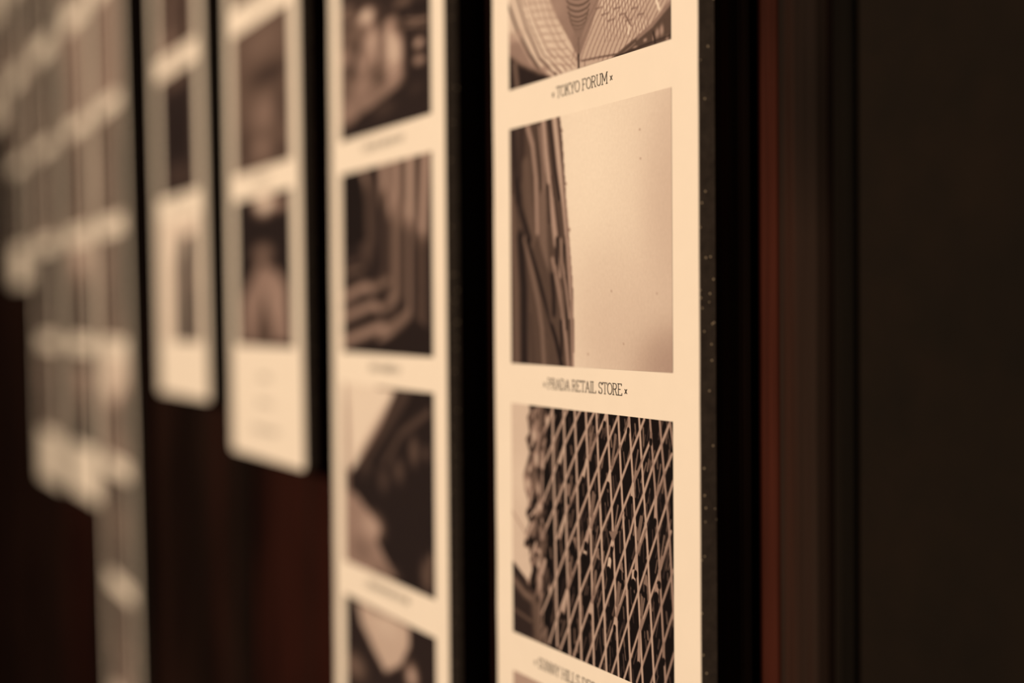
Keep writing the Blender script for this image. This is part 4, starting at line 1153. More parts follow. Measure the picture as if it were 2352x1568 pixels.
  ('P',0.55,0,0.05,0.852,0.578,0.86,0.573,0.867,0.621,0.841,0.613),
  ('P',0.55,0,0.05,0.646,0.452,0.702,0.443,0.671,0.489),
  ('S',0.3,2.08,0.3,0.221,0.436,0.221,0.461),
  ('S',0.55,1.44,0.3,0.185,0.763,0.159,0.828),
  ('S',0.62,2.73,0.3,0.211,0.61,0.195,0.642),
  ('S',0.38,2.63,0.3,0.197,0.831,0.17,0.884),
  ('S',0.5,3.26,0.3,0.192,0.948,0.188,0.989),
  ('S',0.38,2.3,0.3,0.211,0.501,0.187,0.54),
  ('S',0.75,1.56,0.3,0.201,0.297,0.186,0.32),
  ('S',0.5,2.84,0.3,0.168,0.847,0.16,0.905),
  ('S',0.48,2.09,0.3,0.104,0.611,0.065,0.647),
  ('S',0.62,1.57,0.3,0.098,0.214,0.088,0.238),
  ('S',0.3,2.05,0.3,0.083,1.093,0.076,1.127),
  ('S',0.48,0.97,0.3,0.084,0.702,0.064,0.723),
  ('S',0.5,1.67,0.3,0.131,0.788,0.118,0.859),
  ('S',0.38,1.89,0.3,0.142,0.132,0.106,0.16),
  ('S',0.38,2.38,0.3,0.159,0.216,0.153,0.257),
  ('S',0.48,2.54,0.3,0.187,0.448,0.168,0.511),
  ('S',0.75,2.39,0.3,0.172,0.212,0.132,0.276),
  ('S',0.48,1.48,0.3,0.115,0.712,0.074,0.765),
  ('S',0.75,2.52,0.3,0.146,0.505,0.104,0.571),
  ('S',0.62,1.63,0.3,0.196,0.579,0.169,0.619),
  ('S',0.55,2.21,0.3,0.193,0.213,0.182,0.233),
  ('S',0.55,2.64,0.3,0.129,0.706,0.095,0.782),
  ('S',0.38,1.78,0.3,0.123,0.17,0.098,0.207),
  ('S',0.55,1.75,0.3,0.203,0.507,0.198,0.556),
  ('S',0.62,1.17,0.3,0.205,0.04,0.179,0.087),
  ('S',0.5,2.57,0.3,0.196,0.77,0.186,0.79),
  ('S',0.75,3.34,0.3,0.168,0.03,0.171,0.08),
  ('S',0.75,1.66,0.3,0.203,0.402,0.174,0.457),
  ('S',0.5,1.21,0.3,0.116,0.967,0.077,1.022),
  ('S',0.3,2.69,0.3,0.191,0.697,0.172,0.749),
  ('S',0.3,1.46,0.3,0.164,0.261,0.169,0.302),
  ('S',0.48,1.77,0.3,0.1,0.492,0.072,0.523),
  ('S',0.38,1.94,0.3,0.132,0.199,0.107,0.261),
  ('S',0.55,2.94,0.3,0.159,0.205,0.155,0.273),
  ('S',0.75,2.08,0.3,0.207,0.071,0.189,0.134),
  ('S',0.38,1.92,0.3,0.203,0.433,0.181,0.476),
  ('S',0.75,1.99,0.3,0.172,0.346,0.133,0.4),
  ('S',0.38,1.36,0.3,0.159,0.973,0.139,1.027),
  ('S',0.62,1.08,0.3,0.103,0.645,0.073,0.69),
  ('S',0.3,2.88,0.3,0.213,0.906,0.214,0.952),
  ('S',0.48,2.72,0.3,0.239,0.932,0.233,0.988),
  ('S',0.5,3.09,0.3,0.157,1.083,0.149,1.131),
  ('S',0.38,2.64,0.3,0.13,0.993,0.132,1.029),
  ('S',0.48,2.28,0.3,0.198,0.615,0.168,0.667),
  ('S',0.3,2.28,0.3,0.234,0.192,0.232,0.246),
  ('S',0.3,2.02,0.3,0.155,0.425,0.158,0.475),
  ('S',0.48,1.64,0.3,0.21,0.055,0.179,0.102),
  ('S',0.48,2.03,0.3,0.103,0.221,0.064,0.278),
  ('S',0.3,1.57,0.3,0.242,0.436,0.203,0.46),
  ('S',0.3,3.27,0.3,0.15,0.124,0.151,0.145),
  ('S',0.48,1.3,0.3,0.247,0.175,0.214,0.197),
  ('S',0.3,2.48,0.3,0.212,0.273,0.192,0.323),
  ('S',0.3,2.48,0.3,0.176,1.043,0.175,1.099),
  ('S',0.48,2.79,0.3,0.093,0.868,0.062,0.94),
  ('S',0.38,1.93,0.3,0.117,0.772,0.102,0.8),
  ('S',0.75,1.92,0.3,0.174,0.583,0.138,0.645),
  ('S',0.75,1.63,0.3,0.12,0.047,0.112,0.068),
  ('S',0.38,1.97,0.3,0.134,0.6,0.121,0.621),
  ('S',0.75,1.5,0.3,0.112,0.023,0.098,0.092),
  ('S',0.75,1.8,0.3,0.18,0.114,0.145,0.174),
  ('S',0.62,1.47,0.3,0.181,0.057,0.161,0.084),
  ('S',0.38,1.17,0.3,0.235,0.55,0.201,0.587),
  ('S',0.62,1.88,0.3,0.245,0.495,0.229,0.552),
  ('S',0.55,2.18,0.3,0.242,0.576,0.226,0.606),
  ('S',0.62,1.94,0.3,0.111,0.184,0.115,0.2),
  ('S',0.55,1.96,0.3,0.199,0.393,0.187,0.46),
  ('S',0.62,2.9,0.3,0.126,0.692,0.118,0.758),
  ('S',0.38,3.2,0.3,0.22,0.123,0.224,0.187),
  ('S',0.5,2.27,0.3,0.191,0.884,0.191,0.927),
  ('S',0.38,3.18,0.3,0.104,1.055,0.099,1.103),
  ('S',0.3,1.44,0.3,0.17,0.341,0.139,0.384),
  ('S',0.38,1.63,0.3,0.103,1.074,0.094,1.1),
  ('S',0.75,3.22,0.3,0.195,0.614,0.189,0.669),
  ('S',0.3,3.49,0.3,0.127,0.018,0.125,0.064),
  ('S',0.75,1.86,0.3,0.146,0.367,0.122,0.434),
  ('S',0.3,2.45,0.3,0.235,0.722,0.232,0.768),
  ('S',0.5,2.2,0.3,0.087,1.034,0.069,1.078),
  ('S',0.75,2.62,0.3,0.205,0.628,0.193,0.664),
  ('S',0.38,1.82,0.3,0.22,0.592,0.217,0.655),
  ('S',0.3,2.68,0.3,0.133,0.816,0.138,0.869),
  ('S',0.48,3.01,0.3,0.176,0.963,0.16,1.018),
  ('S',0.3,1.32,0.3,0.224,0.079,0.186,0.114),
  ('S',0.3,1.93,0.3,0.095,0.972,0.066,1.037),
  ('S',0.75,2.86,0.3,0.224,0.202,0.225,0.249),
  ('S',0.5,2.49,0.3,0.135,1.101,0.102,1.155),
  ('S',0.5,1.56,0.3,0.224,0.946,0.198,1.005),
  ('S',0.62,2.37,0.3,0.197,0.01,0.155,0.08),
  ('S',0.5,1.9,0.3,0.205,1.016,0.194,1.075),
  ('S',0.38,2.88,0.3,0.242,0.543,0.233,0.594),
  ('S',0.3,2.8,0.3,0.242,0.017,0.244,0.063),
  ('S',0.3,1.58,0.3,0.23,0.007,0.22,0.064),
  ('S',0.3,2.92,0.3,0.189,0.54,0.193,0.585),
  ('S',0.48,2.65,0.3,0.203,0.117,0.191,0.175),
  ('S',0.3,1.94,0.3,0.192,0.63,0.173,0.664),
  ('S',0.3,2.81,0.3,0.216,0.113,0.2,0.152),
  ('S',0.38,1.73,0.3,0.211,0.007,0.194,0.057),
  ('S',0.48,1.66,0.3,0.117,0.606,0.113,0.634),
  ('S',0.3,1.16,0.3,0.11,0.018,0.075,0.069),
  ('S',0.3,1.57,0.3,0.114,0.983,0.073,1.034),
  ('S',0.75,2.03,0.3,0.201,0.201,0.176,0.253),
  ('S',0.55,3.14,0.3,0.167,0.499,0.154,0.549),
  ('S',0.38,2.27,0.3,0.134,0.975,0.096,1.049),
  ('S',0.3,2.8,0.3,0.106,0.387,0.086,0.428),
  ('S',0.48,2.99,0.3,0.212,0.039,0.206,0.08),
  ('S',0.5,1.77,0.3,0.088,0.889,0.045,0.942),
  ('S',0.48,1.52,0.3,0.22,0.913,0.203,0.936),
  ('S',0.62,2.34,0.3,0.243,0.09,0.235,0.159),
  ('S',0.5,1.96,0.3,0.223,0.787,0.192,0.86),
  ('S',0.48,1.34,0.3,0.222,0.867,0.216,0.913),
  ('S',0.62,1.89,0.3,0.222,0.191,0.206,0.249),
  ('S',0.38,3.21,0.3,0.172,0.901,0.161,0.964),
  ('S',0.3,1.45,0.3,0.248,0.11,0.223,0.143),
  ('S',0.48,2.36,0.3,0.179,0.073,0.179,0.117),
  ('S',0.48,2.91,0.3,0.171,0.221,0.169,0.271),
  ('S',0.48,3.3,0.3,0.176,1.028,0.18,1.066),
  ('S',0.3,3.0,0.3,0.107,0.838,0.101,0.875),
  ('S',0.38,2.41,0.3,0.175,0.338,0.151,0.388),
  ('S',0.38,1.61,0.3,0.176,0.031,0.179,0.056),
  ('S',0.3,2.41,0.3,0.162,0.268,0.128,0.334),
  ('S',0.55,3.1,0.3,0.123,0.675,0.127,0.717),
  ('S',0.3,1.81,0.3,0.16,0.065,0.137,0.107),
  ('S',0.48,2.44,0.3,0.176,0.292,0.153,0.351),
  ('S',0.5,1.88,0.3,0.122,0.988,0.097,1.044),
  ('S',0.38,0.99,0.3,0.178,0.992,0.146,1.033),
  ('S',0.62,2.77,0.3,0.206,0.117,0.184,0.188),
  ('S',0.62,1.55,0.3,0.118,0.423,0.104,0.448),
  ('S',0.5,3.1,0.3,0.148,0.97,0.151,1.03),
  ('S',0.62,1.21,0.3,0.084,0.769,0.056,0.811),
  ('S',0.3,2.99,0.3,0.221,0.696,0.219,0.746),
  ('S',0.38,2.85,0.3,0.141,0.049,0.146,0.091),
  ('S',0.5,2.59,0.3,0.186,1.057,0.172,1.105),
  ('S',0.38,2.04,0.3,0.121,1.05,0.111,1.095),
  ('S',0.5,2.48,0.3,0.146,0.931,0.124,0.987),
  ('S',0.3,3.3,0.3,0.213,0.657,0.213,0.702),
  ('S',0.3,1.56,0.3,0.203,0.198,0.195,0.251),
  ('S',0.48,1.51,0.3,0.22,1.082,0.211,1.122),
  ('S',0.5,1.13,0.3,0.124,0.832,0.109,0.859),
  ('S',0.38,2.31,0.3,0.121,0.359,0.118,0.41),
  ('S',0.48,2.01,0.3,0.156,0.027,0.116,0.091),
  ('S',0.5,1.72,0.3,0.229,0.942,0.203,0.977),
  ('S',0.75,1.16,0.3,0.171,0.442,0.128,0.478),
  ('S',0.5,1.19,0.3,0.138,0.822,0.095,0.868),
  ('S',0.75,1.85,0.3,0.19,0.418,0.174,0.446),
  ('S',0.75,2.59,0.3,0.234,0.647,0.214,0.698),
  ('S',0.62,2.13,0.3,0.167,0.646,0.131,0.697),
  ('S',0.5,1.36,0.3,0.186,1.021,0.159,1.05),
  ('S',0.3,2.5,0.3,0.23,0.733,0.229,0.75),
  ('S',0.5,2.21,0.3,0.085,0.999,0.046,1.061),
  ('S',0.62,2.67,0.3,0.186,0.07,0.182,0.137),
  ('S',0.5,1.02,0.3,0.106,1.017,0.075,1.062),
  ('P',0.88,0,0.25,-0.038,-0.019,0.128,-0.009,0.138,0.027,0.117,0.054,0.134,0.119,0.107,0.146,0.133,0.202,0.085,0.303,0.095,0.364,0.123,0.411,0.103,0.468,0.129,0.501,0.1,0.552,0.088,0.61,0.126,0.615,0.133,0.676,0.146,0.702,0.118,0.753,0.075,0.733,0.04,0.711,0.007,0.692,-0.048,0.706),
  ('B',0.92,0.7,0,0.06,0.327,0.085,0.11),
  ('S',0.7,0.95,0.4,-0.0,0.471,0.079,0.534,0.1,0.556),
  ('B',0.85,0.9,0,0.12,0.34,0.021,0.029),
  ('B',0.85,0.9,0,0.193,0.351,0.014,0.037),
  ('B',0.85,0.9,0,0.181,0.225,0.014,0.037),
  ('B',0.85,0.9,0,0.162,0.12,0.018,0.033),
  ('B',0.85,0.9,0,0.258,0.055,0.016,0.028),
  ('B',0.85,0.9,0,0.206,0.427,0.012,0.025),
  ('B',0.8,0.9,0,0.195,0.664,0.012,0.025),
  ('B',0.8,0.9,0,0.197,0.733,0.018,0.045),
  ('B',0.8,0.9,0,0.268,0.758,0.012,0.024),
  ('P',0.22,0,0.5,-0.004,0.702,0.089,0.743,0.145,0.801,0.164,0.945,0.204,0.988,-0.008,1.009),
  ('S',0.5,3.19,0.5,0.003,0.765,0.089,0.814,0.145,0.826),
  ('S',0.4,1.52,0.4,0.008,0.899,0.136,0.923),
  ('S',0.42,5.33,0.5,0.158,0.823,0.177,0.975),
 ]),
 'p1d': (-0.5397, -0.4154, 1.3480, 1.2500, [
  ('P',0.72,0,0,-0.036,0.004,1.026,-0.292,1.016,1.009,-0.057,1.623),
  ('B',0.5,0.9,0,0.671,0.711,0.238,0.415),
  ('B',0.3,0.9,0,0.261,1.082,0.28,0.271),
 ]),
 'p2a': (-0.7465, -0.6217, 1.6930, 1.5955, [
  ('P',0.22,0,0,0.017,-0.596,1.052,-0.215,1.029,1.142,-0.022,1.1),
  ('P',0.46,0,3,-0.002,0.248,0.665,0.486,0.751,0.578,0.738,0.79,0.343,0.857,-0.018,0.94),
  ('B',0.92,0.95,0,0.331,0.366,0.092,0.046),
  ('B',0.62,0.95,0,0.093,0.272,0.07,0.016),
  ('B',0.78,0.95,0,0.383,0.52,0.085,0.06),
  ('B',0.85,0.95,0,0.622,0.607,0.094,0.073),
  ('B',0.72,0.95,0,0.293,0.608,0.077,0.061),
  ('B',0.5,0.95,0,0.564,0.462,0.061,0.029),
  ('B',0.6,0.95,0,0.615,0.464,0.07,0.029),
  ('B',0.55,0.95,0,0.857,0.524,0.137,0.007),
  ('B',0.72,0.95,0,0.888,0.632,0.046,0.028),
  ('B',0.6,0.95,0,0.882,0.719,0.051,0.033),
  ('B',0.4,0.95,0,0.124,0.478,0.081,0.052),
  ('B',0.62,0.95,0,0.063,0.539,0.082,0.047),
  ('B',0.66,0.95,0,0.268,0.736,0.099,0.041),
  ('B',0.6,0.95,0,0.151,0.85,0.069,0.063),
  ('B',0.62,0.95,0,0.365,0.835,0.107,0.035),
  ('B',0.74,0.95,0,0.609,0.78,0.07,0.029),
  ('B',0.66,0.95,0,0.659,0.751,0.059,0.024),
  ('B',0.6,0.95,0,0.068,0.873,0.059,0.032),
  ('B',0.5,0.95,0,0.473,0.814,0.124,0.03),
  ('B',0.45,0.95,0,0.726,0.39,0.096,0.029),
  ('B',0.2,0.9,0,0.156,0.621,0.035,0.042),
  ('B',0.2,0.9,0,0.475,0.73,0.063,0.03),
  ('B',0.22,0.9,0,0.751,0.592,0.017,0.076),
  ('B',0.15,0.9,0,0.715,0.435,0.039,0.029),
  ('B',0.35,0.9,0,0.456,0.611,0.021,0.075),
  ('B',0.2,0.9,0,0.481,0.432,0.021,0.03),
  ('B',0.25,0.9,0,0.238,0.524,0.045,0.026),
  ('B',0.25,0.9,0,0.091,0.366,0.07,0.021),
  ('S',0.74,7.5,0.5,0.395,0.467,0.424,0.604),
  ('S',0.82,10.34,0.5,0.583,0.53,0.661,0.664,0.6,0.69),
  ('S',0.6,9.99,0.5,0.294,0.557,0.267,0.767),
  ('S',0.2,2.42,0.5,0.459,0.472,0.523,0.428),
  ('S',0.25,3.98,0.5,0.239,0.504,0.108,0.643),
  ('S',0.55,3.72,0.5,0.033,0.815,0.366,0.82,0.659,0.789),
  ('S',0.15,3.54,0.5,0.752,0.544,0.768,0.724),
  ('S',0.6,1.17,0.5,0.753,0.488,0.977,0.536),
  ('S',0.5,0.9,0.5,0.723,0.509,0.976,0.568),
  ('S',0.72,2.02,0.5,0.855,0.634,0.911,0.632),
  ('S',0.62,1.85,0.5,0.854,0.713,0.937,0.721),
  ('S',0.15,2.73,0.5,0.821,0.447,0.978,0.472),
  ('S',0.3,2.46,0.5,0.07,0.219,0.376,0.307,0.524,0.388),
  ('S',0.66,1.81,0.5,0.579,0.745,0.7,0.72),
  ('S',0.6,0.87,0.25,0.034,0.788,0.367,0.734,0.661,0.673),
  ('S',0.6,0.85,0.25,0.033,0.815,0.399,0.763,0.66,0.702),
  ('S',0.6,0.83,0.25,0.033,0.841,0.431,0.791,0.66,0.731),
  ('S',0.6,0.82,0.25,0.032,0.868,0.463,0.82,0.659,0.76),
  ('S',0.6,0.8,0.25,0.031,0.894,0.494,0.847,0.659,0.789),
  ('P',0.2,0,0.5,0.006,0.954,0.264,0.884,0.556,0.834,0.747,0.806,0.768,0.724,0.982,0.763,0.978,1.006,0.005,0.997),
  ('B',0.3,0.8,0,0.514,0.896,0.123,0.044),
  ('B',0.25,0.8,0,0.851,0.849,0.074,0.033),
 ]),
 'p2b': (-0.7465, -0.6217, 1.5775, 1.4795, [
  ('P',0.19,0,0,-0.012,-0.111,1.017,-0.084,0.998,1.045,-0.039,1.085),
  ('S',0.6,6.78,0.4,0.274,0.022,0.325,0.112),
  ('S',0.68,11.09,0.4,0.504,0.003,0.513,0.166,0.573,0.23),
  ('S',0.66,13.78,0.4,0.637,-0.004,0.638,0.202,0.656,0.26),
  ('S',0.74,10.28,0.4,0.787,-0.007,0.781,0.316),
  ('S',0.7,10.4,0.4,0.941,-0.009,0.902,0.402),
  ('S',0.34,14.37,0.4,0.337,0.149,0.345,0.365,0.305,0.446),
  ('S',0.3,8.03,0.4,0.518,0.19,0.517,0.586,0.404,0.653),
  ('S',0.5,12.0,0.4,0.637,0.27,0.629,0.67,0.58,0.726),
  ('S',0.55,5.75,0.4,0.774,0.337,0.766,0.774,0.692,0.818,0.449,0.925),
  ('S',0.36,9.36,0.4,0.897,0.445,0.893,0.884),
  ('S',0.3,4.97,0.4,0.864,0.664,0.85,0.863),
  ('S',0.32,2.52,0.4,0.06,0.507,0.224,0.49),
  ('S',0.46,2.47,0.4,0.03,0.556,0.25,0.54),
  ('S',0.6,6.16,0.4,-0.001,0.699,0.274,0.637,0.352,0.651),
  ('S',0.6,5.62,0.4,-0.004,0.806,0.376,0.735,0.452,0.76),
  ('S',0.62,5.8,0.4,-0.007,0.945,0.45,0.854,0.548,0.865),
  ('S',0.5,3.86,0.4,0.378,0.652,0.553,0.61),
  ('S',0.5,4.01,0.4,0.452,0.772,0.623,0.715),
  ('S',0.5,3.78,0.4,0.524,0.865,0.761,0.796),
  ('S',0.12,1.49,0.4,-0.003,0.75,0.351,0.705,0.553,0.645),
  ('S',0.12,1.48,0.4,-0.005,0.869,0.451,0.807,0.694,0.728),
  ('P',0.17,0,0.4,0.02,1.007,0.572,0.911,0.851,0.818,0.99,0.883,0.987,1.035,0.019,1.07),
  ('P',0.13,0,0.5,-0.014,-0.011,0.261,0.033,0.297,0.169,0.306,0.386,0.061,0.433,-0.024,0.428),
 ]),
 'p2c': (-0.7465, -0.6217, 1.4625, 1.3635, [
  ('P',0.17,0,0,-0.046,-0.017,1.021,-0.068,1.002,1.065,-0.077,1.317),
  ('P',0.95,0,0.5,-0.046,-0.017,0.613,0.013,0.428,0.214,0.165,0.429,0.083,0.487,-0.055,0.379),
  ('S',0.6,7.77,0.5,-0.004,0.03,0.021,0.163,0.03,0.346,0.024,0.617),
  ('S',0.32,10.76,0.6,0.716,0.024,0.502,0.208,0.245,0.432),
  ('S',0.15,3.75,0.4,0.828,0.017,0.549,0.249,0.323,0.411),
  ('S',0.34,4.34,0.5,0.956,0.095,0.667,0.227,0.498,0.391),
  ('B',0.42,0.9,0,0.801,0.302,0.048,0.077),
  ('B',0.36,0.9,0,0.64,0.42,0.06,0.067),
  ('B',0.33,0.9,0,0.472,0.486,0.058,0.069),
  ('B',0.35,0.9,0,0.92,0.301,0.034,0.043),
  ('P',0.62,0,0.7,-0.032,0.6,0.135,0.602,0.292,0.674,0.429,0.746,0.39,0.823,0.488,0.897,0.606,0.977,-0.041,1.023),
  ('B',0.75,0.8,0,0.341,0.749,0.125,0.071),
  ('B',0.5,0.7,0,0.486,0.967,0.144,0.046),
  ('B',0.45,0.8,0,0.921,0.901,0.063,0.086),
  ('B',0.5,0.7,0,0.964,0.818,0.025,0.043),
  ('B',0.4,0.4,0,0.208,0.903,0.13,0.072),
 ]),
 'p2d': (-0.7465, -0.6217, 1.3450, 1.2470, [
  ('P',0.2,0,0,-0.074,0.004,1.004,-0.231,0.979,1.233,-0.113,1.731),
  ('P',0.8,0,0.8,0.149,0.005,0.408,0.017,0.74,0.006,0.738,0.107,0.644,0.234,0.476,0.316,0.353,0.232,0.2,0.115),
  ('B',0.85,0.8,0,0.481,0.058,0.144,0.07),
  ('B',0.5,0.9,0,0.113,0.381,0.134,0.074),
  ('B',0.8,0.9,0,0.758,0.258,0.062,0.067),
  ('B',0.6,0.8,0,0.519,0.57,0.234,0.117),
 ]),
 'p3a': (-0.9590, -0.8350, 1.6900, 1.5955, [
  ('P',0.42,0,0,-0.032,-0.286,1.023,-0.011,0.992,1.159,-0.074,1.04),
  ('B',0.5,0.9,0,0.55,0.148,0.308,0.101),
  ('B',0.25,0.9,0,0.658,0.384,0.352,0.067),
  ('B',0.55,1,0,0.565,0.636,0.198,0.124),
  ('B',0.56,1,0,0.529,0.869,0.144,0.068),
  ('B',0.22,0.6,0,0.847,0.619,0.08,0.163),
  ('B',0.2,0.7,0,0.163,0.829,0.095,0.177),
  ('B',0.22,0.6,0,0.839,0.923,0.107,0.065),
 ]),
 'p3b': (-0.9590, -0.8350, 1.5780, 1.4800, [
  ('P',0.16,0,0,-0.074,-0.14,1.044,-0.02,1.017,1.011,-0.113,1.039),
  ('B',0.98,1,0,0.548,0.058,0.171,0.076),
  ('B',0.7,1,0,0.829,0.084,0.107,0.042),
  ('P',0.6,0,2,0.13,0.687,0.355,0.511,0.478,0.427,0.565,0.475,0.707,0.481,0.896,0.594,0.939,0.971,0.12,0.987),
  ('B',0.62,0.8,0,0.509,0.384,0.173,0.066),
  ('P',0.35,0,2,0.531,0.627,0.31,0.983,0.693,0.976),
  ('B',0.66,0.9,0,0.729,0.696,0.097,0.161),
 ]),
 'p4a': (-1.1796, -1.0553, 1.6920, 1.5955, [
  ('P',0.2,0,0,0.073,-0.267,0.934,-0.08,0.891,1.081,0.02,0.997),
  ('B',0.45,0.9,0,0.469,0.05,0.336,0.081),
  ('B',0.15,0.8,0,0.495,0.501,0.253,0.269),
  ('B',0.35,0.8,0,0.525,0.843,0.292,0.094),
 ]),
 'p4b': (-1.1796, -1.0553, 1.5780, 1.4800, [
  ('P',0.93,0,0,-0.124,-0.195,0.97,-0.092,0.928,1.057,-0.18,1.084),
  ('P',0.14,0,1.5,0.549,0.161,0.841,0.154,0.849,1.007,0.384,1.016,0.431,0.395),
  ('B',0.35,0.7,0,0.619,0.535,0.166,0.132),
 ]),
}
def generic_ops(seed):
    r = random.Random(seed)
    ops = [('P', r.uniform(.24, .36), 0, 0, -.1, -.1, 1.1, -.1, 1.1, 1.1, -.1, 1.1)]
    for i in range(5):
        t = r.choice([.12, .2, .3, .5, .6])
        h = r.uniform(.2, .8)
        ops.append(('P', t, 0, 1.5, r.uniform(-.1, .5), h, r.uniform(.4, 1.1), h + r.uniform(-.2, .2), r.uniform(.5, 1.1), h + r.uniform(.2, .4), r.uniform(0, .3), h + r.uniform(.2, .4)))
    for i in range(6):
        ops.append(('B', r.choice([.1, .2, .35, .5, .65]), .9, 0, r.random(), r.random(), r.uniform(.06, .25), r.uniform(.08, .3)))
    for i in range(5):
        x_ = r.random()
        ops.append(('S', r.choice([.15, .5, .7]), r.uniform(2, 6), .2, x_, r.uniform(0, .4), x_ + r.uniform(-.1, .1), r.uniform(.6, 1)))
    return ops

ROWS = [1.7150 + 0.115 * i for i in (3, 2, 1)] + [1.7085, 1.5955, 1.4795, 1.3640, 1.2490, 1.1340, 1.0190]   # bottom edges of the photographs
PH = 0.0985
# right edge x, bottom z, rows shown (index of first, last), tilt about the wall direction (degrees; bottom towards the wall), label
PANELS = [
 (-0.3991, 0.965, 9, 0.0, 'nearest tall photo panel, in focus, with a timber lattice print low in the picture'),
 (-0.6065, 0.965, 9, 0.0, 'second tall photo panel from the right, slightly blurred, beside the sharp one'),
 (-0.8185, 1.4065, 5, 0.30, 'third photo panel from the right, ending in a deep cream foot with three caption lines'),
 (-1.0395, 1.4370, 5, 0.65, 'fourth photo panel from the right, its foot ending highest of the four right ones'),
 (-1.3080, 1.1180, 8, 0.85, 'blurred long photo panel right of the left cluster, running below the frame'),
 (-1.4750, 1.3080, 6, 0.6, 'blurred photo panel next left of the long one that runs out below'),
 (-1.6900, 1.3020, 6, 0.6, 'blurred photo panel whose foot forms the lower left corner of the cluster'),
 (-1.9050, 1.5430, 4, 0.6, 'far blurred photo panel ending halfway up at the left of the cluster'),
 (-2.1200, 1.7780, 3, 0.6, 'farthest blurred photo panel at the left margin of the picture, ending high up'),
]
YAW = {4: -1.5}       # the long panel is twisted a little on its fixing
PW, MARG, TOP, FOAM = 0.156, 0.0157, 2.10, 0.0067
CAPTIONS = {(0, 4): ('× TOKYO FORUM ×', -0.5015, -0.4545, 1.5857), (0, 5): ('× PRADA RETAIL STORE ×', -0.5105, -0.4455, 1.4696), (0, 6): ('× SUNNY HILLS DESSERT STORE ×', -0.5203, -0.4343, 1.3540)}
KEY = {(0, 4): 'p1a', (0, 5): 'p1b', (0, 6): 'p1c', (0, 7): 'p1d', (1, 4): 'p2a', (1, 5): 'p2b', (1, 6): 'p2c', (1, 7): 'p2d', (2, 4): 'p3a', (2, 5): 'p3b', (3, 4): 'p4a', (3, 5): 'p4b'}
RES = {'p1a': (260, 260), 'p1b': (230, 230), 'p1c': (420, 400), 'p2a': (110, 130), 'p2b': (110, 130), 'p2c': (110, 130), 'p2d': (110, 110)}
PLABEL = {'p1a': 'print of a curved glazed roof meeting at a dark post', 'p1b': 'print of a striped tower against a pale sky', 'p1c': 'print of a diagonal timber lattice facade', 'p2b': 'print of bent ribs in dark tones', 'p2c': 'print of a dark overhanging eave'}
ONE = (-.1, -.1, 1.1, -.1, 1.1, 1.1, -.1, 1.1)
FAR = {
 (4, 3): [('P', .56, 0, 0) + ONE, ('B', .35, .8, 0, .15, .3, .2, .5)],
 (4, 4): [('P', .40, 0, 0) + ONE, ('B', .15, .9, 0, .85, .6, .2, .4), ('B', .55, .8, 0, .3, .6, .2, .3)],
 (4, 5): [('P', .42, 0, 0) + ONE, ('B', .12, .95, 0, .85, .4, .22, .45), ('B', .62, .8, 0, .2, .3, .2, .3)],
 (4, 6): [('P', .45, 0, 0) + ONE, ('P', .9, 0, 6, -.1, -.1, 1.1, -.1, 1.0, .25, .4, .5, -.1, .4), ('B', .1, .9, 0, .8, .6, .18, .25), ('B', .55, .8, 0, .4, .85, .3, .2)],
 (4, 7): [('P', .34, 0, 0) + ONE, ('B', .1, .9, 0, .8, .15, .25, .12), ('B', .45, .7, 0, .3, .45, .3, .2), ('B', .14, .9, 0, .85, .8, .2, .2)],
 (5, 3): [('P', .55, 0, 0) + ONE, ('B', .3, .8, 0, .1, .7, .15, .4)],
 (5, 4): [('P', .46, 0, 0) + ONE, ('B', .2, .9, 0, .2, .5, .2, .5)],
 (5, 5): [('P', .35, 0, 0) + ONE, ('B', .85, .9, 0, .6, .1, .4, .3), ('B', .15, .8, 0, .3, .8, .2, .3)],
 (6, 3): [('P', .40, 0, 0) + ONE, ('B', .05, 1, 0, .9, .35, .3, .3), ('B', .3, .8, 0, .4, .8, .3, .2)],
}
generic = {}
def generic_mesh(s):
    if s not in generic:
        T = raster(generic_ops(s + 11), 124.4, 98.5, 56, 48, s)
        generic[s] = print_mesh(T, 0, 0.1244, 0, PH, 0)
    return generic[s]
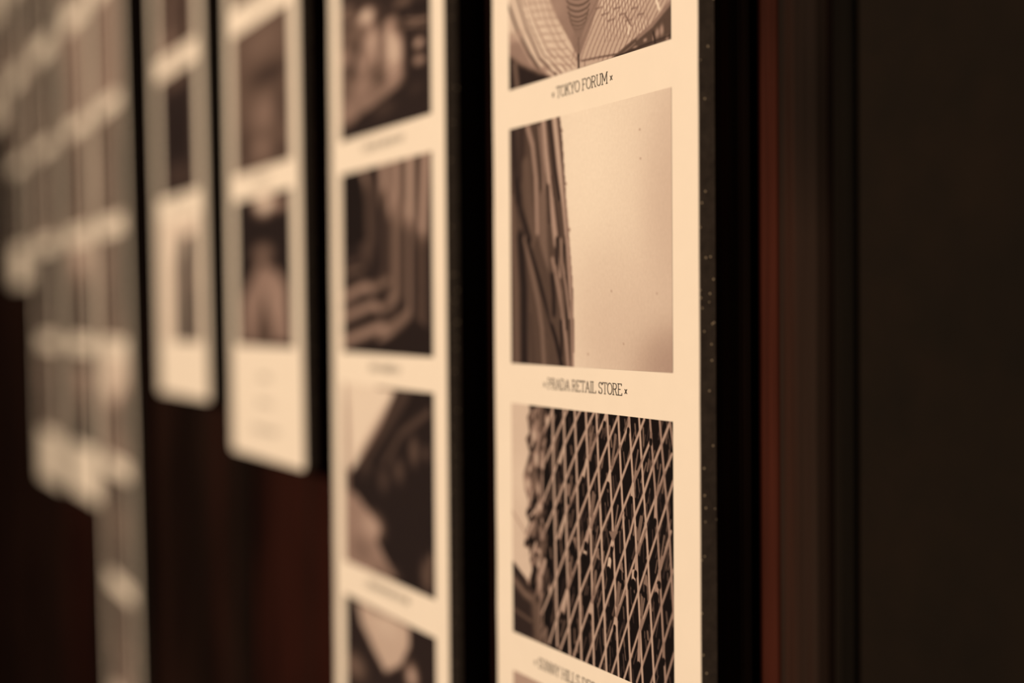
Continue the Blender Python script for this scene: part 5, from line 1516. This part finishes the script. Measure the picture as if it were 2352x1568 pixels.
for pi, (xr, zb, last, tilt, label) in enumerate(PANELS):
    xl = xr - PW
    cxp = (xr + xl) / 2
    root = bpy.data.objects.new('photo_panel', None)
    root.empty_display_size = 0.05
    COL.objects.link(root)
    root['label'] = label
    root['category'] = 'photo panel'
    root['group'] = 'photo panels along the wooden wall'
    # everything is modelled in wall coordinates, then hung from the root at the panel's foot
    root.location = (cxp, 0, zb)
    inv = Matrix.Translation((-cxp, 0, -zb))
    def put(o):
        o.data.transform(inv) if o.data.users == 1 else None
        return o
    bm = bmesh.new()
    r = 0.004
    # foam board with rounded corners at its foot
    prof = [(xl, TOP), (xl, zb + r)] + arc(xl + r, zb + r, r, r, 180, 270, 4)[1:] + arc(xr - r, zb + r, r, r, 270, 360, 4) + [(xr, TOP)]
    vf = [bm.verts.new((a, 0.0003, b)) for a, b in prof]
    vb = [bm.verts.new((a, FOAM, b)) for a, b in prof]
    bm.faces.new(vf); bm.faces.new(vb[::-1])
    n = len(prof)
    for i in range(n): bm.faces.new((vf[i], vb[i], vb[(i + 1) % n], vf[(i + 1) % n]))
    bmesh.ops.recalc_face_normals(bm, faces=bm.faces)
    me = bpy.data.meshes.new('foam_board'); bm.to_mesh(me); bm.free()
    put(link('foam_board', me, M_FOAM, root))
    # cream paper laid over the board, cut a hair unevenly along its long edges
    rng = random.Random(40 + pi)
    bm = bmesh.new()
    nz = 70
    ed = []
    for side, xe in ((-1, xl), (1, xr)):
        row = []
        for i in range(nz + 1):
            z = zb + r + (TOP - zb - r) * i / nz
            row.append((xe + (rng.uniform(-0.0002, 0.0002) if side < 0 else rng.uniform(-0.00008, 0.00008)), z))
        ed.append(row)
    prof = ed[0][::-1] + arc(xl + r, zb + r, r, r, 180, 270, 4)[1:] + arc(xr - r, zb + r, r, r, 270, 360, 4)[:-1] + ed[1]
    vf = [bm.verts.new((a, 0.0, b)) for a, b in prof]
    vb = [bm.verts.new((a, 0.0003, b)) for a, b in prof]
    bm.faces.new(vf)
    n = len(prof)
    for i in range(n): bm.faces.new((vf[i], vb[i], vb[(i + 1) % n], vf[(i + 1) % n]))
    bmesh.ops.recalc_face_normals(bm, faces=bm.faces)
    bmesh.ops.triangulate(bm, faces=[f for f in bm.faces if len(f.verts) > 4])
    me = bpy.data.meshes.new('paper_face'); bm.to_mesh(me); bm.free()
    put(link('paper_face', me, M_PAPER, root))
    # spacer battens that hold the board off the wall
    for s in (-1, 1):
        b = put(link('spacer_batten', box_mesh('spacer_batten', cxp + s * 0.035 - 0.01, cxp + s * 0.035 + 0.01, FOAM, WALL_Y - 0.0004, zb + 0.10 if not tilt else 1.63, TOP - 0.05 if not tilt else 1.70, 0.001, 1), M_GROOVE, root))
    for row in range(2, last + 1):
        z0 = ROWS[row]
        if z0 + PH > TOP - 0.01 or z0 < zb + 0.015: continue
        key = KEY.get((pi, row))
        if key:
            x0, x1, zt, z0_, ops = PRINTS[key]
            W, H = RES.get(key, (64, 64))
            T = raster(ops, (x1 - x0) * 1000, (zt - z0_) * 1000, W, H, row)
            o = put(link('photo_print', print_mesh(T, x0, x1, z0_, zt, -0.00012), M_PRINT, root))
            if key in PLABEL: o['label'] = PLABEL[key]
        elif (pi, row) in FAR:
            T = raster(FAR[(pi, row)], 124.4, 98.5, 48, 40, row)
            put(link('photo_print', print_mesh(T, xl + MARG, xr - MARG, z0, z0 + PH, -0.00012), M_PRINT, root))
        else:
            o = link('photo_print', generic_mesh((pi * 7 + row * 3) % 13), M_PRINT, root)
            o.location = (xl + MARG - cxp, -0.00012, z0 - zb)
        cap = CAPTIONS.get((pi, row))
        if cap:
            put(link('caption', caption_mesh(cap[0], cap[1], cap[2], cap[3], 0.0042, -0.00016), M_INK, root))
        elif row != last or pi in (0, 1, 4):
            hw = [0.022, 0.028, 0.020, 0.030][(row + pi) % 4]
            put(link('caption', smudge_mesh(cxp - hw, cxp + hw, z0 - 0.0092, 0.0042, -0.00016, pi * 10 + row), M_INK, root))
    if pi == 2:
        for zc, hw in ((1.4580, .012), (1.4410, .015), (1.4235, .026)):
            put(link('caption', smudge_mesh(cxp - hw, cxp + hw, zc, 0.0042, -0.00016, int(zc * 1000)), M_INK, root))
    # panels farther down the wall lean: their feet hang closer to the boards
    if tilt:
        piv = 1.62 - zb
        a = math.radians(tilt)
        root.matrix_world = Matrix.Translation((cxp, 0, zb)) @ Matrix.Translation((0, 0, piv)) @ Matrix.Rotation(math.radians(YAW.get(pi, 0)), 4, 'Z') @ Matrix.Rotation(a, 4, 'X') @ Matrix.Translation((0, 0, -piv))
